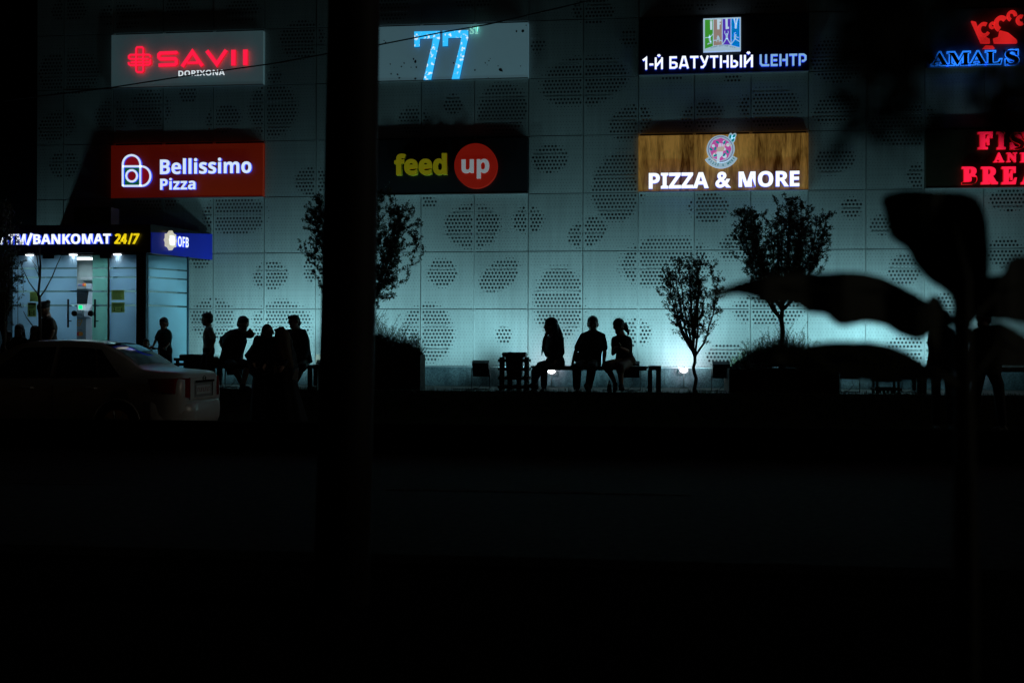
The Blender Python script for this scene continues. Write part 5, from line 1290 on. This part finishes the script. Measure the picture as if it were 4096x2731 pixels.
def paper(body,J):
    p=U(X3(1310),Y3(965),YW-.2); g=MB(); g.add([p+Vector((-.05,0,-.09)),p+Vector((.03,.02,-.1)),p+Vector((.055,.0,.1)),p+Vector((.01,-.01,.09)),p+Vector((-.05,.008,-.09)),p+Vector((.03,.028,-.1)),p+Vector((.055,.008,.1)),p+Vector((.01,-.002,.09))],[(0,1,2,3),(7,6,5,4),(0,4,5,1),(1,5,6,2),(2,6,7,3),(3,7,4,0)])
    tag(g.build('paper_sheet',mat('pale_paper',(.5,.52,.52),.8)),'small pale folded paper held low by the shawled woman','paper')
scarf_woman('woman in a brown shawl and long dress standing nearest the tall pole',(1125,452),(1070,520),(1240,520),CLOTH_BLACK,CLOTH_BROWN,sc2,
   [(560,.14,.11,0),(700,.19,.14,.02),(900,.22,.16,.02),(1000,.2,.16,.02),(1200,.215,.17,.06),(1430,.27,.2,.09),(1800,.31,.22,.11)],(-.3,.95,0),0,extra2=paper)
# --- children and man near the kiosk
Yk=-2.15
J=joints(c2,Yk,dict(head=(607,372),neck=(612,462),shL=(535,495),shR=(690,495),elL=(487,625,-.02),haL=(440,728,-.1),elR=(705,640,.02),haR=(648,735,-.12),pel=(628,790),
   hipL=(585,800),hipR=(672,800)))
gz=0
for q,sx in (('L',575),('R',705)):
    x,y=c2(sx,1000); p=U(x,y,Yk); J['kn'+q]=Vector((p.x,Yk-.03,.34)); J['an'+q]=Vector((p.x+(.01 if q=='R' else -.01),Yk+.02,.07)); J['to'+q]=Vector((p.x,Yk-.12,.03))
J['hdL']=Vector((-.5,-.6,-.3)); J['hdR']=Vector((-.3,-.7,-.4))
person('boy in a dark teal t-shirt holding scooter handlebars in front of the kiosk side',J,.72,face=(0,-1,0),tilt=.25,shirt=CLOTH_TEAL,sleeve='short',trousers=CLOTH_BLACK,hair='short',hs=1.34,group='children playing by the kiosk',wide=1.1)
# scooter
hb=[U(*c2(x,760),Yk-.16) for x in (425,645)]; st=U(*c2(530,770),Yk-.16)
t=thing('kick_scooter','kick scooter held upright by the boy in the teal t-shirt','scooter',(st.x,Yk-.16,0))
g=MB(); g.tube([hb[0],hb[1]],.014,10); g.build('handlebar',DARK,t)
for a_,b_ in ((0,1),(1,0)):
    g=MB(); g.tube([hb[a_],hb[a_]+(hb[b_]-hb[a_])*.2],.02,10); g.build('grip',BLK,t)
g=MB(); g.tube([st,Vector((st.x,Yk-.2,.12))],.016,10); g.build('stem',STEEL,t)
g=MB(); g.box((st.x-.05,Yk-.16,.06),(st.x+.05,Yk+.34,.09)); g.build('deck',DARK,t)
for yy in (Yk-.24,Yk+.38):
    g=MB(); g.tube([(st.x-.014,yy,.055),(st.x+.014,yy,.055)],.055,18); g.build('wheel',BLK,t)
# toddler
Yt=-2.2
J=joints(c2,Yt,dict(head=(333,682),neck=(345,765),shL=(295,790),shR=(410,790),elL=(285,880,-.05),haL=(300,950,-.12),elR=(425,880,-.04),haR=(415,955,-.12),pel=(355,985)))
for q,dx in (('L',-.05),('R',.05)):
    J['hip'+q]=J['pel']+Vector((dx,0,-.02)); J['kn'+q]=Vector((J['pel'].x+dx,Yt-.02,.2)); J['an'+q]=Vector((J['pel'].x+dx,Yt+.02,.05)); J['to'+q]=Vector((J['pel'].x+dx,Yt-.08,.025))
person('toddler in dark clothes standing behind the car beside the scooter boy',J,.56,face=(.25,-.95,0),shirt=CLOTH_BLACK,sleeve='short',trousers=CLOTH_BLACK,hair='short',hs=1.34,group='children playing by the kiosk')
# boy in a pale shirt, side view
Yb=-1.95
J=joints(c3,Yb,dict(head=(156,252),neck=(178,345),shL=(175,395,.1),shR=(205,395,-.1),elL=(165,510,.12),haL=(150,610,.05),elR=(253,520,-.14),haR=(212,655,-.15),pel=(180,650),chest=(180,500),hipL=(165,660,.06),hipR=(195,660,-.06)))
for q,dx,dy in (('L',-.16,.06),('R',.05,-.06)):
    J['kn'+q]=Vector((J['pel'].x+dx*.8,Yb+dy,.36)); J['an'+q]=Vector((J['pel'].x+dx,Yb+dy,.075)); J['to'+q]=Vector((J['pel'].x+dx-.13,Yb+dy,.03))
person('boy in a pale loose t-shirt walking left behind the slatted bin',J,.76,face=(-.98,-.12,-.05),shirt=CLOTH_GREY,sleeve='short',trousers=JEANS,hair='short',hs=1.34,group='children playing by the kiosk',w=(.16,.15,.175,0.148,0.077),wide=1.25)
# man stooping at far left
Ym=-2.2
J=joints(c1,Ym,dict(head=(572,128),neck=(620,228),shL=(570,262,.18),shR=(660,262,-.18),elL=(560,400,.2),haL=(545,520,.05),elR=(690,410,-.2),haR=(640,540,-.2),pel=(650,560),chest=(645,370)))
for q,dy in (('L',.09),('R',-.09)):
    J['hip'+q]=J['pel']+Vector((0,dy,-.03)); J['kn'+q]=Vector((J['pel'].x-.04,Ym+dy,.44)); J['an'+q]=Vector((J['pel'].x+.02,Ym+dy,.08)); J['to'+q]=Vector((J['pel'].x-.14,Ym+dy,.035))
person('man with a small bun looking down behind the car roof at far left',J,.98,face=(-.95,-.2,0),tilt=.55,shirt=CLOTH_OLIVE,sleeve='short',trousers=CLOTH_BLACK,hair='bun',w=(.17,.165,.2,0.165,0.084))
for hx,hy,lb,hr,sc_ in ((252,398,'long-haired child standing left of the bare tree behind the car','long',.74),(455,420,'long-haired child standing beside the man with a bun','long',.74),(112,468,'smallest child at the far left edge behind the car','short',.62)):
    Yc=-2.35+.05*sc_; hd=U(*c1(hx,hy),Yc); nk=hd-Vector((0,0,.155*sc_)); pl=nk-Vector((0,0,.6*sc_))
    J=dict(head=hd,neck=nk,pel=pl,shL=nk+Vector((-.17*sc_,0,-.05)),shR=nk+Vector((.17*sc_,0,-.05)))
    for q,sg in (('L',-1),('R',1)):
        J['el'+q]=J['sh'+q]+Vector((.05*sg,.02,-.26*sc_)); J['ha'+q]=J['el'+q]+Vector((0,-.06,-.22*sc_)); J['hip'+q]=pl+Vector((.085*sc_*sg,0,-.02)); J['kn'+q]=Vector((pl.x+.085*sc_*sg,Yc-.02,pl.z*.52)); J['an'+q]=Vector((pl.x+.085*sc_*sg,Yc,.065)); J['to'+q]=Vector((pl.x+.09*sc_*sg,Yc-.12,.03))
    person(lb,J,sc_,face=(.35,-.9,-.1),shirt=CLOTH_BLACK,sleeve='short',trousers=CLOTH_BLACK,hair=hr,hs=1.25,group='children at the far left behind the car')
# --- walkers at the right
Yr=-3.55
J=joints(c5,Yr,dict(head=(998,402),neck=(985,505),shL=(865,555),shR=(1128,560),elL=(862,750,.02),haL=(838,895,-.05),elR=(1160,740,.02),haR=(1148,880,-.06),pel=(1000,985)))
for q,x1,x2 in (('L',915,925),('R',1085,1120)):
    sg=-1 if q=='L' else 1
    J['hip'+q]=J['pel']+Vector((.09*sg,0,-.03)); k=U(*c5(x1,1190),Yr); J['kn'+q]=Vector((k.x,Yr-.03,k.z)); k=U(*c5(x2,1400),Yr); J['an'+q]=Vector((k.x,Yr+.03,WALK+.085)); J['to'+q]=Vector((k.x,Yr-.14,WALK+.035))
person('adult standing behind the dark leaves with arms hanging, seen from behind',J,1.0,face=(.1,.99,0),shirt=CLOTH_BLACK,sleeve='short',trousers=CLOTH_BLACK,hair='short',group='people walking at the right',w=(.18,.17,.2,0.174,0.091))
J=joints(c5,Yr-.1,dict(head=(1510,395),neck=(1530,500),shL=(1415,560),shR=(1690,560),elL=(1395,760,-.02),haL=(1350,930,-.08),elR=(1715,760,.02),haR=(1700,920,-.04),pel=(1550,1010)))
for q,x1,z1_,x2 in (('L',1440,1180,1330),('R',1690,1210,1745)):
    sg=-1 if q=='L' else 1
    J['hip'+q]=J['pel']+Vector((.09*sg,0,-.03)); k=U(*c5(x1,z1_),Yr-.1); J['kn'+q]=Vector((k.x,Yr-.14,k.z)); k=U(*c5(x2,1400),Yr); J['an'+q]=Vector((k.x,Yr-.06,WALK+.09)); J['to'+q]=Vector((k.x-.15,Yr-.12,WALK+.035))
person('adult striding left with legs apart at the right edge under the leaves',J,1.03,face=(-.8,-.6,0),shirt=CLOTH_BLACK,sleeve='long',trousers=CLOTH_BLACK,hair='short',group='people walking at the right',w=(.2,.19,.21,0.183,0.091),wide=1.15)

# ================================================================ PARKED CAR
PAINT=mat('white_car_paint',(.5,.49,.46),.28,var=.03,spec=.6)
CGLASS=mat('dark_car_glass',(.008,.009,.011),.06,var=0,spec=.6)
RUB=mat('tyre_rubber',(.012,.012,.012),.8)
XREAR=2.12; YCAR=-5.50
car=thing('parked_car','white four-door sedan seen from behind its rear corner at the left kerb','car',(XREAR-2.1,YCAR,ROAD))
def cw_(x,y,z): return Vector((XREAR-x, YCAR+y, ROAD+z))        # car space: x forward from the rear bumper, -y near side
ST=[(.10,.42,.60,.69,.93,.63,.985,.50,1.0),(.16,.40,.70,.765,.95,.71,1.012,.58,1.03),(.30,.34,.78,.825,.96,.77,1.03,.64,1.05),(.55,.25,.80,.842,.965,.795,1.045,.67,1.068),
 (.75,.22,.80,.845,.965,.80,1.075,.66,1.10),(1.0,.20,.80,.845,.962,.80,1.235,.61,1.265),(1.35,.19,.80,.845,.955,.80,1.405,.57,1.435),(1.7,.19,.80,.845,.95,.80,1.452,.56,1.487),
 (2.2,.19,.80,.845,.945,.80,1.457,.57,1.497),(2.6,.19,.80,.845,.94,.80,1.43,.57,1.468),(2.95,.19,.80,.845,.935,.795,1.27,.61,1.31),(3.35,.2,.80,.84,.92,.78,1.02,.68,1.05),
 (3.8,.22,.78,.82,.86,.73,.93,.64,.96),(4.15,.28,.68,.73,.74,.62,.80,.55,.83),(4.28,.36,.5,.58,.6,.5,.66,.42,.68)]
def station(x):
    i=0
    while i<len(ST)-2 and x>ST[i+1][0]: i+=1
    a,b=ST[i],ST[i+1]; u=(x-a[0])/(b[0]-a[0]); p=ST[max(i-1,0)]; q=ST[min(i+2,len(ST)-1)]
    out=[]
    for k in range(1,9):
        m0=(b[k]-p[k])/max(1e-6,b[0]-p[0])*(b[0]-a[0]); m1=(q[k]-a[k])/max(1e-6,q[0]-a[0])*(b[0]-a[0])
        out.append((2*u**3-3*u*u+1)*a[k]+(u**3-2*u*u+u)*m0+(-2*u**3+3*u*u)*b[k]+(u**3-u*u)*m1)
    return out
def half(x):
    zb_,hb,hm,zl,hl,zt_,ht,zc=station(x)
    return [(0,zb_),(hb*.6,zb_),(hb-.02,zb_+.005),(hb,zb_+.04),(hb+(hm-hb)*.7,zb_+(zl-zb_)*.25),(hm,zb_+(zl-zb_)*.52),(hm-.005,zl-.14),(hl+(hm-hl)*.55,zl-.045),(hl,zl),
            (hl+(ht-hl)*.5,zl+(zt_-zl)*.5),(ht+.012,zt_-.03*(zt_-zl)/.5),(ht-.02,zt_+(zc-zt_)*.3),(ht*.55,zc-(zc-zt_)*.3),(0,zc)]
N=70; g=MB(); rings=[]
for i in range(N+1):
    x=.10+4.18*(i/N); h=half(x); ring=[cw_(x,-y,z) for y,z in h]+[cw_(x,y,z) for y,z in h[-2:0:-1]]; rings.append(ring)
g.loft(rings); body=g.build('body',PAINT,car,smooth=True)
cut=MB()
for xw in (1.03,3.51):
    for sy in (-1,1): cut.tube([cw_(xw,sy*.55,.30),cw_(xw,sy*1.0,.30)],.35,36)
cu=cut.build('cutter',PAINT)
bpy.context.view_layer.update()
md=body.modifiers.new('b','BOOLEAN'); md.object=cu; md.operation='DIFFERENCE'; md.solver='EXACT'
me=evaluated(body,'body'); body.modifiers.clear(); body.data=me; bpy.data.objects.remove(cu)
def patch(name,fn,nu,nv,M,parent,off=.004):
    vs=[];fs=[]
    for j in range(nv+1):
        for i in range(nu+1): vs.append(fn(i/nu,j/nv))
    for j in range(nv):
        for i in range(nu):
            a=j*(nu+1)+i; fs.append((a,a+1,a+nu+2,a+nu+1))
    g=MB(); g.add(vs,fs); return g.build(name,M,parent,smooth=True)
def sideP(x,t,sy,off=.006):
    zb_,hb,hm,zl,hl,zt_,ht,zc=station(x); y=hl+(ht+.012-hl)*t; z=zl+(zt_-.03*(zt_-zl)/.5-zl)*t
    return cw_(x,sy*(y+off),z+off*.35)
for sy in (-1,1):
    for x0f,x1f in ((lambda t:1.0+.42*t**1.3,lambda t:1.30+.16*t),(lambda t:1.34+.15*t,lambda t:1.98),(lambda t:2.06,lambda t:3.22-.72*t)):
        patch('side_window',lambda u,v:sideP(x0f(.05+.86*v)+(x1f(.05+.86*v)-x0f(.05+.86*v))*u,.05+.86*v,sy),10,8,CGLASS,car)
    patch('window_trim',lambda u,v:sideP(.98+2.3*u,.0+.045*v,sy,.008),24,1,BLK,car)
def topP(x,q,off=.006):
    zb_,hb,hm,zl,hl,zt_,ht,zc=station(x); a=abs(q); return cw_(x,q*(ht-.02),zc-(zc-zt_)*(.3*a/.55 if a<.55 else .3+.4*(a-.55)/.45)+off)
patch('rear_window',lambda u,v:topP(.82+.58*v,-.9+1.8*u,.009),12,10,CGLASS,car)
patch('windscreen',lambda u,v:topP(2.70+.58*v,-.9+1.8*u,.009),12,10,CGLASS,car)
# rear bumper
g=MB(); rings=[]
for i in range(25):
    u=-1+2*i/24; a=abs(u)
    y=.83*math.sin(u*math.pi/2)*1.0; xo=.0+.46*max(0,(a-.42)/.58)**2.6
    y=.845*u if a<.9 else .845*u
    c=[(xo+.16,.24),(xo+.05,.25),(xo+.012,.34),(xo+.0,.46),(xo+.008,.575),(xo+.05,.615),(xo+.16,.62)]
    rings.append([cw_(x,(y if a<1 else y),z) for x,z in c])
g.loft(rings); g.build('bumper',PAINT,car,smooth=True)
# boot lid face, recess, plate
def rearP(y,z,off): 
    a=abs(y); return cw_(.097+.75*max(0,a-.6)-off,y,z)
g=MB()
def rbox(mb,y0,y1,z0,z1,o0,o1):
    n=6; 
    for i in range(n):
        a=y0+(y1-y0)*i/n; b=y0+(y1-y0)*(i+1)/n
        mb.hexa([rearP(a,z0,o1),rearP(b,z0,o1),rearP(b,z0,o0),rearP(a,z0,o0)],[rearP(a,z1,o1),rearP(b,z1,o1),rearP(b,z1,o0),rearP(a,z1,o0)])
lid=MB(); rbox(lid,-.5,.5,.90,.955,0,.02); rbox(lid,-.5,-.36,.66,.90,0,.02); rbox(lid,.36,.5,.66,.90,0,.02); rbox(lid,-.5,.5,.635,.66,0,.02)
bl=lid.build('boot_lid',PAINT,car)
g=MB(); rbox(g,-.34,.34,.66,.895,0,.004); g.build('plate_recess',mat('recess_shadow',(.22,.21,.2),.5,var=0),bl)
g=MB(); rbox(g,-.27,.27,.70,.83,.006,.014); pl=g.build('number_plate',mat('plate_white',(.5,.5,.48),.35,var=.05),bl)
g=MB()
for k in range(7):
    y=-.22+k*.07; rbox(g,y,y+.016,.735,.795,.0145,.016); 
    if k%2: rbox(g,y,y+.045,.735,.747,.0145,.016)
    else: rbox(g,y,y+.04,.783,.795,.0145,.016)
g.build('plate_marks',mat('plate_red',(.3,.03,.015),.4,var=0),pl)
g=MB(); rbox(g,-.36,.36,.875,.905,.021,.04); g.build('chrome_bar',mat('chrome',(.6,.6,.6),.12,1,var=0),bl)
g=MB()
c=cw_(.07,.0,.93); g.tube([c+Vector((0,.055*math.cos(k*.3142),.03*math.sin(k*.3142))) for k in range(21)],.007,6); g.box(tuple(c+Vector((-.008,-.05,-.006))),tuple(c+Vector((.008,.05,.006)))); g.build('badge',mat('chrome_badge',(.55,.5,.4),.2,1,var=0),bl)
TL=mat('tail_lamp_red',(.22,.008,.008),.12,var=0,spec=.8)
for sy in (-1,1):
    def tl(u,v):
        # wraps from the boot edge round the corner on to the flank
        y=.50+.36*u; z0=.66+.03*u+.11*max(0,u-.3); z1=.945+.01*u-.03*max(0,u-.55); z=z0+(z1-z0)*v
        if u<.62: return rearP(sy*y,z,.022)
        w=(u-.62)/.38; p=rearP(sy*.723,z,.022); e=cw_(.56-.05*(1-v),sy*.856,z); c_=cw_(.17,sy*.875,z)
        return p*(1-w)**2+c_*2*w*(1-w)+e*w*w
    patch('tail_lamp',tl,16,6,TL,car)
    g=MB(); p=cw_(2.0,sy*.855,.86)
    for xx in (1.32,2.28): g.tube([cw_(xx,sy*.84,.80),cw_(xx+.03,sy*.872,.805),cw_(xx+.15,sy*.872,.808),cw_(xx+.18,sy*.84,.81)],.014,8)
    g.build('door_handles',PAINT,car)
    g=MB(); g.ell(cw_(3.02,sy*.93,1.0),(.07,.1,.07)); g.build('wing_mirror',PAINT,car,smooth=True)
    for xw in (1.03,3.51):
        w=MB(); c=cw_(xw,sy*.74,.30); w.tube([c+Vector((0,-sy*-.09,0)),c+Vector((0,sy*.07,0)),c+Vector((0,sy*.095,0))],[.30,.30,.27],36); wh=w.build('wheel',RUB,car,smooth=False)
        w=MB(); w.tube([c+Vector((0,sy*.094,0)),c+Vector((0,sy*.10,0))],.2,28)
        for k in range(7):
            a=k*.8976; w.tube([c+Vector((.05*math.cos(a),sy*.106,.05*math.sin(a))),c+Vector((.185*math.cos(a),sy*.104,.185*math.sin(a)))],.018,6)
        w.build('rim',STEEL,wh)
        # flared arch lip
        w=MB(); w.tube([cw_(xw+.35*math.cos(R(q)),sy*.838,.30+.35*math.sin(R(q))) for q in range(-8,189,6)],.016,6); w.build('arch_lip',PAINT,car,smooth=True)
for x in (1.99,3.05):
    g=MB(); g.tube([cw_(x,-.8455,.30),cw_(x,-.849,.55),cw_(x,-.846,.80),cw_(x,-.805,.94)],.004,5); g.build('door_seam',BLK,car)

# ================================================================ FOREGROUND: POLE, LEAVES
pts=[(784,1420,5.9),(797,860,5.9),(806,430,5.9),(813.5,0,5.9),(823,-560,5.9)]
P3=[Dp(x*1.7415,y*1.7415,d) for x,y,d in pts]; P3[0].z=WALK-.02
w0=5.9/2600
t=thing('street_pole','thick black street pole standing close to the camera','pole',P3[0])
g=MB(); g.tube(P3,[64*w0,62.5*w0,60.5*w0,58.5*w0,56*w0],40); g.build('shaft',POLE,t,smooth=True)
# big-leaved plant close to the camera
plant_d=2.25
def leaf(parent,outline,d0,slope,rib,stemto=None,name='leaf'):
    """broad leaf with its own real distance, curvature and thickness"""
    bm=bmesh.new(); vs=[]
    n=len(outline)
    # smooth the outline
    pts=[]
    for i in range(n):
        p0,p1,p2,p3=[Vector(outline[(i+k)%n]) for k in (-1,0,1,2)]
        for u in (0,.34,.67): pts.append(.5*((2*p1)+(-p0+p2)*u+(2*p0-5*p1+4*p2-p3)*u*u+(-p0+3*p1-3*p2+p3)*u**3))
    cx=sum(p.x for p in pts)/len(pts); cy=sum(p.y for p in pts)/len(pts)
    def D3(p):
        d=d0+slope*(p.x-cx)/1000+.10*((p.y-cy)/200)**2*.25+.02*math.sin(p.x*.02)
        return Dp(p.x,p.y,d)
    for p in pts: vs.append(bm.verts.new(D3(p)))
    f=bm.faces.new(vs); bmesh.ops.triangulate(bm,faces=[f])
    bmesh.ops.subdivide_edges(bm,edges=[e for e in bm.edges if e.calc_length()>.05],cuts=2,use_grid_fill=False)
    bmesh.ops.triangulate(bm,faces=bm.faces[:])
    ret=bmesh.ops.solidify(bm,geom=bm.faces[:],thickness=.0025)
    me=bpy.data.meshes.new(name); bm.to_mesh(me); bm.free(); me.materials.append(LEAFD)
    o=bpy.data.objects.new(name,me); COL.objects.link(o); o.parent=parent; o.matrix_parent_inverse=Matrix.Translation(parent.location).inverted()
    g=MB(); q=[D3(Vector(p)) for p in rib]; g.tube(q,[.005-.0035*i/(len(q)-1) for i in range(len(q))],6); g.build('midrib',LEAFD,o)
    return o
base=Dp(3868,1366,plant_d); base.z=WALK-.02
plant=thing('broad_leaved_plant','tall dark broad-leaved plant out of focus close to the camera','plant',base)
g=MB(); st=[base]+[Dp(x,y,plant_d) for x,y in ((3862,2300),(3858,1900),(3850,1560),(3848,1300),(3850,1120),(3800,900))]
g.tube(st,[.026,.024,.022,.02,.019,.017,.012],12); g.tube([st[4],Dp(3760,1255,plant_d),Dp(3660,1190,plant_d-.02)],[.012,.009,.006],8); g.tube([st[3],Dp(3760,1500,plant_d-.03),Dp(3680,1460,plant_d-.05)],[.012,.009,.006],8); g.tube([st[4],Dp(3920,1240,plant_d+.05),Dp(3990,1170,plant_d+.08)],[.012,.009,.006],8); g.tube([st[3],Dp(3940,1440,plant_d+.06),Dp(3990,1360,plant_d+.1)],[.012,.009,.006],8)
g.build('stem',mat('plant_stem',(.02,.025,.012),.7),plant,smooth=True)
L1=[(2814,1189),(2906,1143),(3017,1112),(3130,1099),(3268,1091),(3417,1086),(3527,1109),(3613,1146),(3693,1192),(3762,1244),(3800,1280),(3745,1270),(3700,1246),(3662,1232),(3634,1250),(3642,1284),(3700,1300),(3714,1335),(3682,1358),(3647,1355),(3584,1332),(3538,1303),(3452,1291),(3371,1306),(3331,1286),(3297,1260),(3228,1249),(3171,1217),(3061,1214),(3021,1194),(2946,1178),(2889,1190)]
leaf(plant,L1,2.15,.25,[(3790,1272),(3690,1212),(3560,1165),(3350,1160),(3100,1150),(2830,1188)])
L2=[(2985,1425),(3096,1402),(3211,1388),(3297,1371),(3412,1366),(3527,1377),(3613,1406),(3716,1466),(3790,1520),(3740,1530),(3650,1520),(3560,1525),(3480,1530),(3400,1515),(3300,1480),(3160,1450)]
leaf(plant,L2,2.1,.2,[(3780,1518),(3600,1450),(3400,1420),(3200,1415),(3000,1424)])
L3=[(3538,850),(3530,790),(3620,762),(3728,766),(3888,784),(3940,850),(3958,980),(3955,1108),(3905,1225),(3850,1262),(3791,1175),(3716,1122),(3659,1064),(3630,999),(3560,945)]
leaf(plant,L3,2.3,-.1,[(3850,1240),(3800,1060),(3720,900),(3620,790)])
L4=[(3900,1262),(3945,1110),(4010,1095),(4040,1036),(4120,1030),(4230,1130),(4160,1290),(4030,1282)]
leaf(plant,L4,2.35,.2,[(3910,1255),(4030,1160),(4200,1120)])
L5=[(3880,1330),(3945,1292),(4010,1290),(4100,1350),(4200,1440),(4180,1500),(4090,1468),(4000,1475),(3930,1440)]
leaf(plant,L5,2.38,.2,[(3890,1335),(4020,1370),(4180,1480)])
# blurred twigs of a street tree hanging into the top right corner
tp=Dp(4700,-300,1.6); tb=tp.copy(); tb.z=WALK-.02
ft=thing('near_tree','very near street tree whose dark blurred twigs veil the top right signs','tree',tb)
g=MB(); g.tube([tb,tb+(tp-tb)*.5+Vector((.02,.03,0)),tp],[.09,.075,.06],12)
r=random.Random(21); tips=[]
limb_=[tp,Dp(4300,-620,1.4),Dp(3800,-700,1.3),Dp(3350,-640,1.25)]
g.tube(limb_,[.04,.03,.02,.01],8)
for k in range(36):
    if k<18 or k>=30:
        ex_=r.uniform(3420,3700); ey=r.uniform(20,560); a=Dp(ex_+r.uniform(-80,200),-660,1.28)
    elif k<22:
        ex_=r.uniform(3700,4120); ey=r.uniform(-40,95); a=Dp(ex_+r.uniform(-80,120),-660,1.3)
    else:
        ex_=r.uniform(3720,4090); ey=r.uniform(300,450); a=Dp(4500,r.uniform(200,420),1.4)
    e=Dp(ex_,ey,r.uniform(.9,1.15)); m_=(a+e)/2+Vector((r.uniform(-.02,.02),0,.02))
    pts=[a*(1-u)**2+m_*2*u*(1-u)+e*u*u for u in [i/7 for i in range(8)]]
    g.tube(pts,[.007-.006*i/7 for i in range(8)],6); tips.append(pts)
g.tube([tp,Dp(4550,300,1.45)],[.03,.012],8)
g.build('trunk',BARK,ft,smooth=True)
g=MB()
for pts in tips:
    for i in range(3,8):
        for q in range(3):
            p=pts[i]+rv(r)*.02; leaf_quad(g,p,rv(r)+Vector((-.2,0,-.5)),rv(r),r.uniform(.022,.045),r.uniform(.012,.022))
g.build('crown',LEAFD,ft)
